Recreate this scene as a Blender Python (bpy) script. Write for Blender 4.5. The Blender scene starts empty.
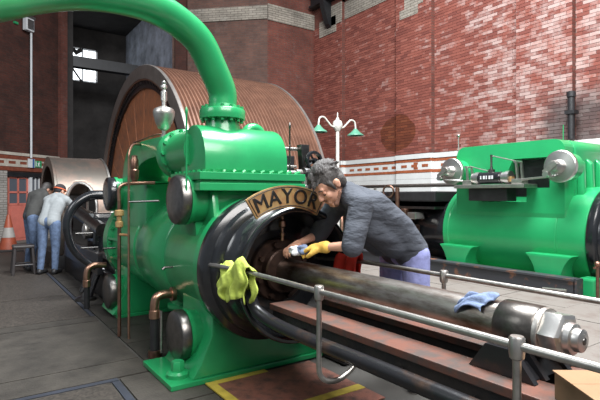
import bpy, bmesh, math, random
from mathutils import Vector, Matrix, Euler
random.seed(7)
PI = math.pi
SC = bpy.context.scene
COL = SC.collection

# ------------------------------------------------------------------ camera
cam_d = bpy.data.cameras.new('camera'); cam = bpy.data.objects.new('camera', cam_d); COL.objects.link(cam)
cam.location = (0, 0, 1.25)
cam.rotation_euler = (PI/2, 0, -math.radians(34.91))
cam_d.sensor_width = 36; cam_d.lens = 28.8; cam_d.shift_y = -5/600
cam_d.clip_start = .05; cam_d.clip_end = 200
SC.camera = cam
# ------------------------------------------------------------------ world and light
W = bpy.data.worlds.new('world'); SC.world = W; W.use_nodes = True
bg = W.node_tree.nodes['Background']
bg.inputs['Color'].default_value = (.80, .88, 1.0, 1); bg.inputs['Strength'].default_value = .17
def area(name, loc, target, sx, sy, power, col=(1, 1, 1)):
    d = bpy.data.lights.new(name, 'AREA'); d.shape = 'RECTANGLE'; d.size = sx; d.size_y = sy; d.energy = power; d.color = col
    o = bpy.data.objects.new(name, d); COL.objects.link(o); o.location = loc
    o.rotation_euler = (Vector(target)-Vector(loc)).to_track_quat('-Z', 'Y').to_euler()
    return o
# daylight of the tall windows in the near end wall (behind the photographer) and of the roof light
area('window_daylight', (1.0, -2.8, 6.6), (3.0, 4.0, 1.0), 6.0, 3.0, 520, (1, .97, .94))
area('roof_daylight', (3.2, 2.6, 8.4), (3.6, 3.8, 0), 3.5, 4.5, 1350, (.95, .98, 1))
area('side_window_daylight', (-3.6, 3.6, 5.0), (2.7, 8.5, 2.4), 2.5, 2.5, 90, (.95, .98, 1))
SC.view_settings.view_transform = 'Standard'; SC.view_settings.look = 'None'
SC.view_settings.exposure = 0.68; SC.view_settings.gamma = 1; SC.view_settings.use_curve_mapping = False

# ------------------------------------------------------------------ materials
MAT = {}
def nm(name):
    m = bpy.data.materials.new(name); m.use_nodes = True; MAT[name] = m
    return m, m.node_tree.nodes, m.node_tree.links, m.node_tree.nodes['Principled BSDF']
def mat(name, col, rough=.5, metal=0, var=.15, scale=8, bump=.0, bscale=60, coat=0, col2=None, thr=(.45, .7), spec=.5, stretch=(1, 1, 1)):
    m, N, L, b = nm(name)
    tc = N.new('ShaderNodeTexCoord'); mp = N.new('ShaderNodeMapping'); mp.inputs['Scale'].default_value = stretch
    L.new(tc.outputs['Object'], mp.inputs['Vector'])
    nz = N.new('ShaderNodeTexNoise'); nz.inputs['Scale'].default_value = scale; nz.inputs['Detail'].default_value = 6
    nz.inputs['Roughness'].default_value = .65
    L.new(mp.outputs[0], nz.inputs['Vector'])
    r = N.new('ShaderNodeValToRGB'); L.new(nz.outputs['Fac'], r.inputs['Fac'])
    if col2:
        r.color_ramp.elements[0].color = (*col, 1); r.color_ramp.elements[1].color = (*col2, 1)
        r.color_ramp.elements[0].position, r.color_ramp.elements[1].position = thr
    else:
        r.color_ramp.elements[0].color = (*[c*(1-var) for c in col], 1); r.color_ramp.elements[1].color = (*[min(1, c*(1+var)) for c in col], 1)
        r.color_ramp.elements[0].position = .3; r.color_ramp.elements[1].position = .7
    L.new(r.outputs[0], b.inputs['Base Color'])
    b.inputs['Roughness'].default_value = rough; b.inputs['Metallic'].default_value = metal
    b.inputs['Coat Weight'].default_value = coat; b.inputs['Coat Roughness'].default_value = .12
    b.inputs['Specular IOR Level'].default_value = spec
    if bump:
        n2 = N.new('ShaderNodeTexNoise'); n2.inputs['Scale'].default_value = bscale; n2.inputs['Detail'].default_value = 4
        L.new(mp.outputs[0], n2.inputs['Vector'])
        bp = N.new('ShaderNodeBump'); bp.inputs['Strength'].default_value = bump; bp.inputs['Distance'].default_value = .01 if bump < .9 else .045
        L.new(n2.outputs['Fac'], bp.inputs['Height']); L.new(bp.outputs[0], b.inputs['Normal'])
    return m
mat('green', (.014, .265, .088), .30, 0, .10, 5, .05, 25, coat=.35)
mat('green_far', (.016, .31, .105), .33, 0, .08, 3, .04, 20, coat=.3)
mat('black_gloss', (.010, .011, .013), .22, 0, .3, 6, .04, 20, coat=.4)
mat('black_dull', (.016, .016, .018), .5, 0, .5, 9, .1, 40)
mat('black_oily', (.012, .012, .014), .3, 0, .2, 7, .12, 25, col2=(.05, .028, .018), thr=(.52, .72))
mat('steel', (.48, .46, .43), .4, 1, .22, 14, .04, 90)
mat('steel_bright', (.56, .55, .53), .34, 1, .12, 10, .03, 90)
mat('steel_dark', (.15, .145, .14), .3, 1, .35, 12, .04, 60)
mat('steel_cover', (.20, .19, .18), .33, 1, .25, 20, .03, 80)
mat('rod', (.40, .37, .34), .34, 1, .2, 5, .06, 60, col2=(.13, .09, .065), thr=(.42, .66), stretch=(3, .8, 3))
mat('sleeve', (.13, .12, .11), .34, 1, .3, 12, .05, 70)
mat('guard_metal', (.17, .15, .13), .5, .8, .2, 3, .08, 18, col2=(.30, .20, .16), thr=(.45, .75))
mat('pipe_rail', (.46, .44, .41), .38, 1, .2, 20, .03, 80)
mat('copper', (.46, .27, .19), .35, 1, .25, 16, .03, 80)
mat('copper_old', (.27, .155, .115), .4, 1, .4, 14, .05, 80)
mat('brass', (.62, .42, .18), .38, .55, .2, 9, .03, 60, col2=(.42, .16, .08), thr=(.42, .7))
mat('rust_plate', (.15, .058, .038), .55, .1, .3, 9, .15, 50, col2=(.075, .055, .048), thr=(.4, .62))
mat('bed_iron', (.030, .032, .035), .42, .3, .5, 7, .3, 45, col2=(.055, .045, .04), thr=(.4, .7))
mat('curb_iron', (.045, .047, .055), .5, .2, .4, 5, .2, 40, col2=(.20, .095, .06), thr=(.57, .66))
mat('trough', (.05, .035, .03), .5, .2, .4, 9, .2, 40)
mat('gland', (.055, .032, .024), .35, .6, .5, 18, .12, 60)
mat('brown_board', (.44, .165, .075), .42, 0, .3, 4, .06, 20, col2=(.22, .10, .065), thr=(.4, .7))
mat('flyrim', (.20, .10, .066), .42, .25, .25, 4, .05, 20, col2=(.125, .062, .042), thr=(.35, .7))
mat('flyedge', (.23, .21, .195), .4, .6, .2, 5, .05, 20)
mat('stone', (.40, .37, .33), .8, 0, .3, 9, .3, 30)
mat('plaster_pale', (.38, .42, .50), .9, 0, .5, 2.5, .2, 9)
mat('soot', (.030, .027, .026), .95, 0, .4, 2, .2, 9)
mat('white_tile', (.66, .67, .66), .25, 0, .07, 3, .03, 30)
mat('brown_tile', (.34, .105, .05), .25, 0, .3, 12, .03, 30)
mat('cream_tile', (.46, .42, .36), .3, 0, .2, 6, .03, 30)
mat('dark_tile', (.19, .055, .032), .3, 0, .3, 12, .03, 30)
mat('beam_black', (.018, .018, .02), .5, .2, .3, 5, .05, 20)
mat('lamp_white', (.62, .60, .55), .4, 0, .1, 9)
mat('lamp_green', (.10, .30, .20), .4, 0, .15, 9)
mat('white_paint', (.62, .64, .66), .45, 0, .08, 9)
mat('door_red', (.58, .17, .13), .5, 0, .15, 5)
mat('door_frame', (.30, .09, .06), .5, 0, .2, 5)
mat('cone_orange', (.30, .065, .03), .5, 0, .2, 9)
mat('cone_white', (.33, .31, .29), .5, 0, .15, 9)
mat('cone_base', (.03, .025, .024), .7, 0, .2, 9)
mat('cardboard', (.27, .16, .085), .85, 0, .12, 6)
mat('cardboard_side', (.22, .14, .075), .85, 0, .15, 6)
mat('rag_green', (.46, .56, .10), .9, 0, .2, 16, .4, 60)
mat('rag_blue', (.15, .20, .32), .9, 0, .25, 30, .4, 80)
mat('rag_red', (.60, .035, .02), .7, 0, .15, 10, .2, 30)
mat('rag_white', (.70, .72, .76), .9, 0, .15, 30, .4, 80)
mat('glove', (.80, .50, .10), .8, 0, .12, 30, .3, 90)
mat('skin', (.66, .36, .25), .5, 0, .10, 18, .05, 60)
mat('hair', (.045, .040, .038), .6, 0, .3, 10, .8, 130, col2=(.12, .113, .11), thr=(.42, .72), stretch=(1, 1, .5))
mat('beard', (.30, .165, .12), .7, 0, .3, 40, .5, 130)
mat('shirt', (.060, .068, .086), .85, 0, .15, 5, .9, 5, stretch=(1, 1, 2.4))
mat('shirt_grey', (.27, .29, .30), .9, 0, .12, 9, .3, 22)
mat('jacket', (.05, .05, .048), .9, 0, .2, 9, .3, 22)
mat('jeans', (.24, .26, .50), .85, 0, .2, 20, .3, 40)
mat('jeans_blue', (.085, .125, .21), .85, 0, .45, 16, .3, 40)
mat('cap_black', (.022, .022, .026), .8, 0, .2, 20)
mat('cap_band', (.60, .13, .05), .7, 0, .1, 20)
mat('boots', (.02, .02, .022), .5, 0, .3, 20)
mat('leather', (.035, .03, .03), .5, 0, .2, 20)
mat('letter_black', (.012, .011, .010), .4)
mat('sign_green', (.02, .27, .10), .4, 0, .05)
mat('sign_blue', (.06, .12, .30), .4, 0, .05)
mat('yellow_paint', (.44, .34, .05), .6, 0, .25, 12)
mat('chequer', (.21, .085, .06), .6, .1, .3, 10, .4, 120, col2=(.055, .035, .03), thr=(.45, .68))
mat('floor_base', (.055, .052, .047), .8, 0, .2, 4)
mat('edge_blue', (.030, .034, .046), .5, 0, .2, 6)
def stone_floor():
    m, N, L, b = nm('slab')
    oi = N.new('ShaderNodeObjectInfo'); tc = N.new('ShaderNodeNewGeometry')
    nz = N.new('ShaderNodeTexNoise'); nz.inputs['Scale'].default_value = 3.5; nz.inputs['Detail'].default_value = 8; nz.inputs['Roughness'].default_value = .7
    L.new(tc.outputs['Position'], nz.inputs['Vector'])
    r = N.new('ShaderNodeValToRGB'); L.new(nz.outputs['Fac'], r.inputs['Fac'])
    r.color_ramp.elements[0].color = (.018, .0155, .013, 1); r.color_ramp.elements[0].position = .3
    r.color_ramp.elements[1].color = (.056, .049, .041, 1); r.color_ramp.elements[1].position = .72
    mr = N.new('ShaderNodeMapRange'); L.new(oi.outputs['Random'], mr.inputs[0]); mr.inputs[3].default_value = .72; mr.inputs[4].default_value = 1.25
    mx = N.new('ShaderNodeMix'); mx.data_type = 'RGBA'; mx.blend_type = 'MULTIPLY'; mx.inputs[0].default_value = 1
    L.new(r.outputs[0], mx.inputs[6]); L.new(mr.outputs[0], mx.inputs[7]); L.new(mx.outputs[2], b.inputs['Base Color'])
    b.inputs['Roughness'].default_value = .62
    n2 = N.new('ShaderNodeTexNoise'); n2.inputs['Scale'].default_value = 70; L.new(tc.outputs['Position'], n2.inputs['Vector'])
    bp = N.new('ShaderNodeBump'); bp.inputs['Strength'].default_value = .35; bp.inputs['Distance'].default_value = .01
    L.new(n2.outputs['Fac'], bp.inputs['Height']); L.new(bp.outputs[0], b.inputs['Normal'])
stone_floor()
def terrazzo():
    m, N, L, b = nm('terrazzo')
    tc = N.new('ShaderNodeNewGeometry'); v = N.new('ShaderNodeTexVoronoi'); v.inputs['Scale'].default_value = 70
    L.new(tc.outputs['Position'], v.inputs['Vector'])
    r = N.new('ShaderNodeValToRGB'); L.new(v.outputs['Color'], r.inputs['Fac'])
    r.color_ramp.elements[0].color = (.012, .0105, .009, 1); r.color_ramp.elements[1].color = (.07, .058, .048, 1)
    L.new(r.outputs[0], b.inputs['Base Color']); b.inputs['Roughness'].default_value = .6
terrazzo()
def brick_tex(name, c1, c2, mortar, white=0.0, whitec=(.45, .42, .40), dark=.4):
    m, N, L, b = nm(name)
    uv = N.new('ShaderNodeUVMap'); br = N.new('ShaderNodeTexBrick')
    br.inputs['Scale'].default_value = 1; br.inputs['Brick Width'].default_value = .21; br.inputs['Row Height'].default_value = .0625
    br.inputs['Mortar Size'].default_value = .006; br.inputs['Mortar Smooth'].default_value = .2; br.inputs['Bias'].default_value = -.1
    br.inputs['Color1'].default_value = (*c1, 1); br.inputs['Color2'].default_value = (*c2, 1); br.inputs['Mortar'].default_value = (*mortar, 1)
    L.new(uv.outputs[0], br.inputs['Vector'])
    g = N.new('ShaderNodeNewGeometry')
    nz = N.new('ShaderNodeTexNoise'); nz.inputs['Scale'].default_value = 1.6; nz.inputs['Detail'].default_value = 9; nz.inputs['Roughness'].default_value = .7
    L.new(g.outputs['Position'], nz.inputs['Vector'])
    r = N.new('ShaderNodeValToRGB'); L.new(nz.outputs['Fac'], r.inputs['Fac'])
    r.color_ramp.elements[0].color = (1-dark, 1-dark, 1-dark, 1); r.color_ramp.elements[0].position = .35
    r.color_ramp.elements[1].color = (1.1, 1.1, 1.1, 1); r.color_ramp.elements[1].position = .65
    mx = N.new('ShaderNodeMix'); mx.data_type = 'RGBA'; mx.blend_type = 'MULTIPLY'; mx.inputs[0].default_value = 1
    L.new(br.outputs['Color'], mx.inputs[6]); L.new(r.outputs[0], mx.inputs[7])
    out = mx.outputs[2]
    if white:
        n3 = N.new('ShaderNodeTexNoise'); n3.inputs['Scale'].default_value = 2.3; n3.inputs['Detail'].default_value = 10; n3.inputs['Roughness'].default_value = .75
        L.new(g.outputs['Position'], n3.inputs['Vector'])
        mr = N.new('ShaderNodeMapRange'); mr.inputs[1].default_value = .55; mr.inputs[2].default_value = .75; mr.inputs[4].default_value = white
        L.new(n3.outputs['Fac'], mr.inputs[0])
        m2 = N.new('ShaderNodeMix'); m2.data_type = 'RGBA'; L.new(mr.outputs[0], m2.inputs[0]); L.new(out, m2.inputs[6]); m2.inputs[7].default_value = (*whitec, 1)
        out = m2.outputs[2]
    L.new(out, b.inputs['Base Color']); b.inputs['Roughness'].default_value = .85
    bp = N.new('ShaderNodeBump'); bp.invert = True; bp.inputs['Strength'].default_value = .6; bp.inputs['Distance'].default_value = .012
    L.new(br.outputs['Fac'], bp.inputs['Height']); L.new(bp.outputs[0], b.inputs['Normal'])
brick_tex('brick_back', (.17, .048, .032), (.13, .037, .027), (.12, .070, .055), .15)
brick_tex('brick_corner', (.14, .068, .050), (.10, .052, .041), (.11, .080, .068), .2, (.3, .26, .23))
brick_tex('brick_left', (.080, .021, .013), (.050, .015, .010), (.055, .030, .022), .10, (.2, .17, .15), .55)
brick_tex('brick_white', (.40, .375, .345), (.34, .32, .295), (.17, .15, .13), 0, dark=.25)
brick_tex('stone_course', (.36, .32, .27), (.27, .24, .20), (.13, .11, .09), .3, (.5, .48, .44), .4)
def brick_piece():
    # single bricks on the long wall: tone by brick, pale salts in patches, soot by the downpipe, one ring of newer brick
    m, N, L, b = nm('brick_piece')
    g = N.new('ShaderNodeNewGeometry'); sp = N.new('ShaderNodeSeparateXYZ'); L.new(g.outputs['Position'], sp.inputs[0])
    def M(op, a, bb=None, c=None):
        n = N.new('ShaderNodeMath'); n.operation = op
        for i, x in enumerate((a, bb, c)):
            if x is None: continue
            if isinstance(x, (int, float)): n.inputs[i].default_value = x
            else: L.new(x, n.inputs[i])
        return n.outputs[0]
    row = M('FLOOR', M('DIVIDE', sp.outputs['Z'], .0625))
    off = M('MULTIPLY', M('MODULO', row, 2), .105)
    cidx = M('FLOOR', M('DIVIDE', M('ADD', sp.outputs['Y'], off), .21))
    cb = N.new('ShaderNodeCombineXYZ'); L.new(row, cb.inputs[0]); L.new(cidx, cb.inputs[1])
    wn = N.new('ShaderNodeTexWhiteNoise'); wn.noise_dimensions = '2D'; L.new(cb.outputs[0], wn.inputs['Vector'])
    r = N.new('ShaderNodeValToRGB'); L.new(wn.outputs['Value'], r.inputs['Fac'])
    e = r.color_ramp.elements
    e[0].color = (.15, .040, .030, 1); e[1].color = (.28, .105, .080, 1)
    x = e.new(.25); x.color = (.19, .052, .037, 1)
    x = e.new(.7); x.color = (.235, .068, .048, 1)
    x = e.new(.93); x.color = (.27, .082, .058, 1)
    nz = N.new('ShaderNodeTexNoise'); nz.inputs['Scale'].default_value = 2.6; nz.inputs['Detail'].default_value = 10; nz.inputs['Roughness'].default_value = .72
    L.new(g.outputs['Position'], nz.inputs['Vector'])
    # salts are heavier on the bays nearer the engine's open end (low Y)
    grad = N.new('ShaderNodeMapRange'); L.new(sp.outputs['Y'], grad.inputs[0]); grad.inputs[1].default_value = 7.5; grad.inputs[2].default_value = 5.4
    grad.inputs[3].default_value = -.08; grad.inputs[4].default_value = .12
    tot = M('ADD', M('ADD', nz.outputs['Fac'], grad.outputs[0]), M('MULTIPLY', M('SUBTRACT', wn.outputs['Value'], .5), .24))
    mr = N.new('ShaderNodeMapRange'); L.new(tot, mr.inputs[0]); mr.inputs[1].default_value = .54; mr.inputs[2].default_value = .76; mr.inputs[4].default_value = .58
    m2 = N.new('ShaderNodeMix'); m2.data_type = 'RGBA'; L.new(mr.outputs[0], m2.inputs[0]); L.new(r.outputs[0], m2.inputs[6]); m2.inputs[7].default_value = (.46, .39, .37, 1)
    # newer brick patch: a filled round opening
    dy = M('DIVIDE', M('SUBTRACT', sp.outputs['Y'], 8.05), .62); dz = M('DIVIDE', M('SUBTRACT', sp.outputs['Z'], 2.72), .44)
    dist = M('ADD', M('MULTIPLY', dy, dy), M('MULTIPLY', dz, dz))
    n4 = N.new('ShaderNodeTexNoise'); n4.inputs['Scale'].default_value = 4; L.new(g.outputs['Position'], n4.inputs['Vector'])
    inside = M('LESS_THAN', M('ADD', dist, M('MULTIPLY', n4.outputs['Fac'], .5)), 1.25)
    m3 = N.new('ShaderNodeMix'); m3.data_type = 'RGBA'; L.new(inside, m3.inputs[0]); L.new(m2.outputs[2], m3.inputs[6])
    mm = N.new('ShaderNodeMix'); mm.data_type = 'RGBA'; mm.blend_type = 'MULTIPLY'; mm.inputs[0].default_value = 1; L.new(r.outputs[0], mm.inputs[6]); mm.inputs[7].default_value = (.62, .50, .26, 1); L.new(mm.outputs[2], m3.inputs[7])
    # soot streak beside the downpipe
    sy = M('ABSOLUTE', M('SUBTRACT', sp.outputs['Y'], 4.0)); n5 = N.new('ShaderNodeTexNoise'); n5.inputs['Scale'].default_value = 5; n5.inputs['Detail'].default_value = 6
    L.new(g.outputs['Position'], n5.inputs['Vector'])
    s1 = N.new('ShaderNodeMapRange'); L.new(M('ADD', sy, M('MULTIPLY', n5.outputs['Fac'], .5)), s1.inputs[0]); s1.inputs[1].default_value = .95; s1.inputs[2].default_value = .55; s1.inputs[3].default_value = 0; s1.inputs[4].default_value = .8
    s2 = N.new('ShaderNodeMapRange'); L.new(sp.outputs['Z'], s2.inputs[0]); s2.inputs[1].default_value = 3.15; s2.inputs[2].default_value = 2.75
    m4 = N.new('ShaderNodeMix'); m4.data_type = 'RGBA'; L.new(M('MULTIPLY', s1.outputs[0], s2.outputs[0]), m4.inputs[0]); L.new(m3.outputs[2], m4.inputs[6]); m4.inputs[7].default_value = (.05, .045, .045, 1)
    L.new(m4.outputs[2], b.inputs['Base Color']); b.inputs['Roughness'].default_value = .85
    n6 = N.new('ShaderNodeTexNoise'); n6.inputs['Scale'].default_value = 60; L.new(g.outputs['Position'], n6.inputs['Vector'])
    bp = N.new('ShaderNodeBump'); bp.inputs['Strength'].default_value = .3; bp.inputs['Distance'].default_value = .01
    L.new(n6.outputs['Fac'], bp.inputs['Height']); L.new(bp.outputs[0], b.inputs['Normal'])
brick_piece()
mat('mortar', (.23, .15, .125), .9, 0, .3, 3, .2, 40, col2=(.38, .34, .32), thr=(.45, .7))
def glass():
    m, N, L, b = nm('glass_dark'); b.inputs['Base Color'].default_value = (.10, .11, .13, 1); b.inputs['Roughness'].default_value = .08
    m, N, L, b = nm('daylight_pane'); b.inputs['Base Color'].default_value = (.8, .85, .9, 1)
    b.inputs['Emission Color'].default_value = (.92, .96, 1, 1); b.inputs['Emission Strength'].default_value = 1.6
glass()

# ------------------------------------------------------------------ mesh helpers
ORG = {}
def frame(axis):
    a = Vector(axis).normalized()
    u = Vector((0, 0, 1)) if abs(a.z) < .9 else Vector((1, 0, 0))
    s = u.cross(a).normalized(); t = a.cross(s).normalized()
    return a, s, t
def smooth_path(pts, n=8):
    P = [Vector(p) for p in pts]; out = []
    for i in range(len(P)-1):
        p0 = P[i-1] if i else P[0]*2-P[1]; p1, p2 = P[i], P[i+1]; p3 = P[i+2] if i+2 < len(P) else P[-1]*2-P[-2]
        for k in range(n):
            t = k/n
            out.append(.5*((2*p1)+(p2-p0)*t+(2*p0-5*p1+4*p2-p3)*t*t+(3*p1-p0-3*p2+p3)*t**3))
    out.append(P[-1]); return out
class MB:
    def __init__(s): s.v = []; s.f = []
    def add(s, vs, fs):
        o = len(s.v); s.v += [Vector(x) for x in vs]; s.f += [tuple(i+o for i in f) for f in fs]; return s
    def box(s, x0, x1, y0, y1, z0, z1):
        return s.add([(x, y, z) for x in (x0, x1) for y in (y0, y1) for z in (z0, z1)],
                     [(0, 1, 3, 2), (4, 6, 7, 5), (0, 4, 5, 1), (2, 3, 7, 6), (0, 2, 6, 4), (1, 5, 7, 3)])
    def obox(s, c, d, size):      # box centred at c, long axis along d; size = (len, width, height)
        a, w, h = frame(d); c = Vector(c); l, ww, hh = size[0]/2, size[1]/2, size[2]/2
        return s.add([c+a*i*l+w*j*ww+h*k*hh for i in (-1, 1) for j in (-1, 1) for k in (-1, 1)],
                     [(0, 1, 3, 2), (4, 6, 7, 5), (0, 4, 5, 1), (2, 3, 7, 6), (0, 2, 6, 4), (1, 5, 7, 3)])
    def lathe(s, prof, o, axis, seg=40, rot=0):   # prof: (radius, distance along axis)
        a, u, w = frame(axis); o = Vector(o); vs = []; fs = []; n = len(prof)
        for r, h in prof:
            r = max(r, 1e-4)
            for k in range(seg):
                t = 2*PI*k/seg+rot; vs.append(o+a*h+(u*math.cos(t)+w*math.sin(t))*r)
        for i in range(n-1):
            for k in range(seg):
                k2 = (k+1) % seg; fs.append((i*seg+k, i*seg+k2, (i+1)*seg+k2, (i+1)*seg+k))
        if prof[0][0] > 1e-3 and prof[0] != prof[-1]: fs.append(tuple(range(seg))[::-1])
        if prof[-1][0] > 1e-3 and prof[0] != prof[-1]: fs.append(tuple((n-1)*seg+k for k in range(seg)))
        return s.add(vs, fs)
    def cyl(s, p0, p1, r, r1=None, seg=20, bev=0, rot=0):
        p0, p1 = Vector(p0), Vector(p1); l = (p1-p0).length; r1 = r if r1 is None else r1
        pr = [(r, 0), (r1, l)] if not bev else [(r-bev, 0), (r, bev), (r1, l-bev), (r1-bev, l)]
        return s.lathe(pr, p0, p1-p0, seg, rot)
    def tube(s, pts, r, seg=12):
        P = [Vector(p) for p in pts]; n = len(P); R = r if isinstance(r, (list, tuple)) else [r]*n; vs = []; fs = []
        t = (P[1]-P[0]).normalized(); _, u, w = frame(t)
        for i in range(n):
            t2 = (P[min(i+1, n-1)]-P[max(i-1, 0)]).normalized()
            q = t.rotation_difference(t2); u = q @ u; w = q @ w; t = t2
            for k in range(seg):
                a = 2*PI*k/seg; vs.append(P[i]+(u*math.cos(a)+w*math.sin(a))*R[i])
        for i in range(n-1):
            for k in range(seg):
                k2 = (k+1) % seg; fs.append((i*seg+k, i*seg+k2, (i+1)*seg+k2, (i+1)*seg+k))
        fs.append(tuple(range(seg))[::-1]); fs.append(tuple((n-1)*seg+k for k in range(seg)))
        return s.add(vs, fs)
    def sphere(s, c, r, seg=16, rings=10, sc=(1, 1, 1), rot=None):
        vs = []; fs = []; c = Vector(c)
        for i in range(rings+1):
            p = PI*i/rings
            for k in range(seg):
                a = 2*PI*k/seg; q = Vector((max(math.sin(p), 1e-4)*math.cos(a)*sc[0], max(math.sin(p), 1e-4)*math.sin(a)*sc[1], math.cos(p)*sc[2]))*r
                if rot: q = rot @ q
                vs.append(c+q)
        for i in range(rings):
            for k in range(seg):
                k2 = (k+1) % seg; fs.append((i*seg+k, (i+1)*seg+k, (i+1)*seg+k2, i*seg+k2))
        return s.add(vs, fs)
    def prism(s, poly, fn, h0, h1):   # poly: 2d points; fn(a, b, h) -> 3d
        n = len(poly); vs = [fn(a, b, h0) for a, b in poly]+[fn(a, b, h1) for a, b in poly]
        fs = [tuple(range(n))[::-1], tuple(range(n, 2*n))]+[(i, (i+1) % n, n+(i+1) % n, n+i) for i in range(n)]
        return s.add(vs, fs)
    def build(s, name, m, parent=None, smooth=True, ang=35, bevel=0, uv=False, origin=None):
        me = bpy.data.meshes.new(name)
        vs = s.v
        if parent is not None: o0 = ORG[parent.name]
        elif origin is not None: o0 = Vector(origin)
        else:
            xs = [v.x for v in vs]; ys = [v.y for v in vs]; zs = [v.z for v in vs]
            o0 = Vector(((min(xs)+max(xs))/2, (min(ys)+max(ys))/2, min(zs)))
        me.from_pydata([tuple(v-o0) for v in vs], [], s.f)
        bm = bmesh.new(); bm.from_mesh(me)
        bmesh.ops.recalc_face_normals(bm, faces=bm.faces)
        if bevel:
            es = [e for e in bm.edges if len(e.link_faces) == 2 and e.calc_face_angle(0) > math.radians(30)]
            bmesh.ops.bevel(bm, geom=es, offset=bevel, segments=2, affect='EDGES', profile=.6, clamp_overlap=True)
        if uv:
            lay = bm.loops.layers.uv.new('UVMap')
            for f in bm.faces:
                nrm = f.normal
                for l in f.loops:
                    p = l.vert.co+o0
                    if abs(nrm.z) > .7: l[lay].uv = (p.x, p.y)
                    else:
                        t = Vector((-nrm.y, nrm.x)); t.normalize(); l[lay].uv = (p.x*t.x+p.y*t.y, p.z)
        bm.to_mesh(me); bm.free()
        if smooth:
            me.shade_smooth(); me.set_sharp_from_angle(angle=math.radians(ang))
        me.materials.append(MAT[m])
        o = bpy.data.objects.new(name, me); COL.objects.link(o)
        if parent is not None: o.parent = parent; ORG[o.name] = o0
        else: o.location = o0; ORG[o.name] = o0
        return o
def thing(name, loc, label, cat, group=None):
    o = bpy.data.objects.new(name, None); COL.objects.link(o); o.location = loc; o.empty_display_size = .1
    ORG[o.name] = Vector(loc); o['label'] = label; o['category'] = cat
    if group: o['group'] = group
    return o
def tag(o, label, cat, group=None):
    o['label'] = label; o['category'] = cat
    if group: o['group'] = group
    return o
def struct(o, label=None):
    o['kind'] = 'structure'
    if label: o['label'] = label
    return o
def stuff(o): o['kind'] = 'stuff'; return o
def copy_part(src, loc, parent, rz=None):
    c = src.copy(); COL.objects.link(c); c.parent = parent; c.location = loc
    if rz is not None: c.rotation_euler = (0, 0, rz)
    return c
def bolts(mb, o, axis, R, n, r, h, h0=0, rot=0, a0=0, a1=2*PI):
    a, u, w = frame(axis); o = Vector(o)
    for k in range(n):
        t = a0+(a1-a0)*k/n+rot; p = o+(u*math.cos(t)+w*math.sin(t))*R+a*h0
        mb.cyl(p, p+a*h, r, seg=6)
    return mb

# ================================================================== THE SETTING
# ---- floor: base, slabs, terrazzo panels and dark edging
fl = struct(MB().box(-4, 9.2, -4, 6.2, -.25, -.012).box(-4, 2.66, 6.2, 20, -.25, -.012).box(5.4, 9.2, 6.2, 20, -.25, -.012).box(2.66, 5.4, 12.8, 20, -.25, -.012).build('floor', 'floor_base', smooth=False, origin=(0, 0, 0)), 'dark stone floor of slabs and speckled panels')
def slab(x0, x1, y0, y1, m='slab', name='floor_slab', z=0):
    g = .006
    o = MB().box(x0+g, x1-g, y0+g, y1-g, -.011, z-.001+random.uniform(-.0015, .0015)).build(name, m, fl, smooth=False)
    return o
for i in range(4):          # stone courses along the walkway, left of the near engine
    x1 = 1.1-i*1.05
    for (a, b) in ((3.42, 3.75), (3.75, 5.08), (5.08, 5.3)):
        sh = random.uniform(-.25, .25) if a == 3.75 else random.uniform(-.4, .4)
        slab(x1-1.05+(sh if i < 3 else 0)*0, x1, a, b)
for i in range(3):
    slab(.80-(i+1)*1.2, .80-i*1.2, 2.2, 3.36, 'terrazzo', 'terrazzo_panel')
    slab(.80-(i+1)*1.2, .80-i*1.2, 1.0, 2.2, 'terrazzo', 'terrazzo_panel')
    for k in range(7):
        slab(1.06-(i+1)*1.3, 1.06-i*1.3, 5.3+k*1.3, 5.3+(k+1)*1.3, 'terrazzo', 'terrazzo_panel')
slab(-2.8, .86, 3.36, 3.42, 'edge_blue', 'floor_edging'); slab(.80, .86, 1.0, 3.36, 'edge_blue', 'floor_edging'); slab(1.06, 1.11, 5.3, 12.5, 'edge_blue', 'floor_edging')
for k in range(4): slab(.86, 1.3, 1.0+k*.6, 1.6+k*.6)
for k in range(5): slab(1.11, 1.75, 3.6+k*.55, 4.15+k*.55)
for k in range(8):
    for i in range(3): slab(1.11+i*.51, 1.62+i*.51, 6.35+k*.7, 7.05+k*.7)
mat('concrete_pale', (.165, .145, .13), .75, 0, .2, 5, .25, 40, col2=(.11, .078, .065), thr=(.5, .75))
MB().box(3.0, 5.0, -.5, 6.0, -.011, .255).build('plinth', 'concrete_pale', fl, smooth=False)
for k in range(10):          # raised pale slabs between the two engines
    for i in range(3):
        s_ = (.3 if k % 2 else 0)
        x0_, x1_ = 3.0+i*.62+(s_ if i else 0), 3.62+i*.62+s_
        MB().box(x0_+.004, min(x1_, 4.84)-.004, -.4+k*.62+.004, .22+k*.62-.004, .255, .28+random.uniform(-.002, .002)).build('floor_slab', 'concrete_pale', fl, smooth=False)
for k in range(5): slab(2.4, 2.98, 0+k*1.1, 1.1+k*1.1, 'concrete_pale')
for k in range(4): slab(5.5, 8.3, .2+k*1.4, 1.6+k*1.4, 'concrete_pale')

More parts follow.
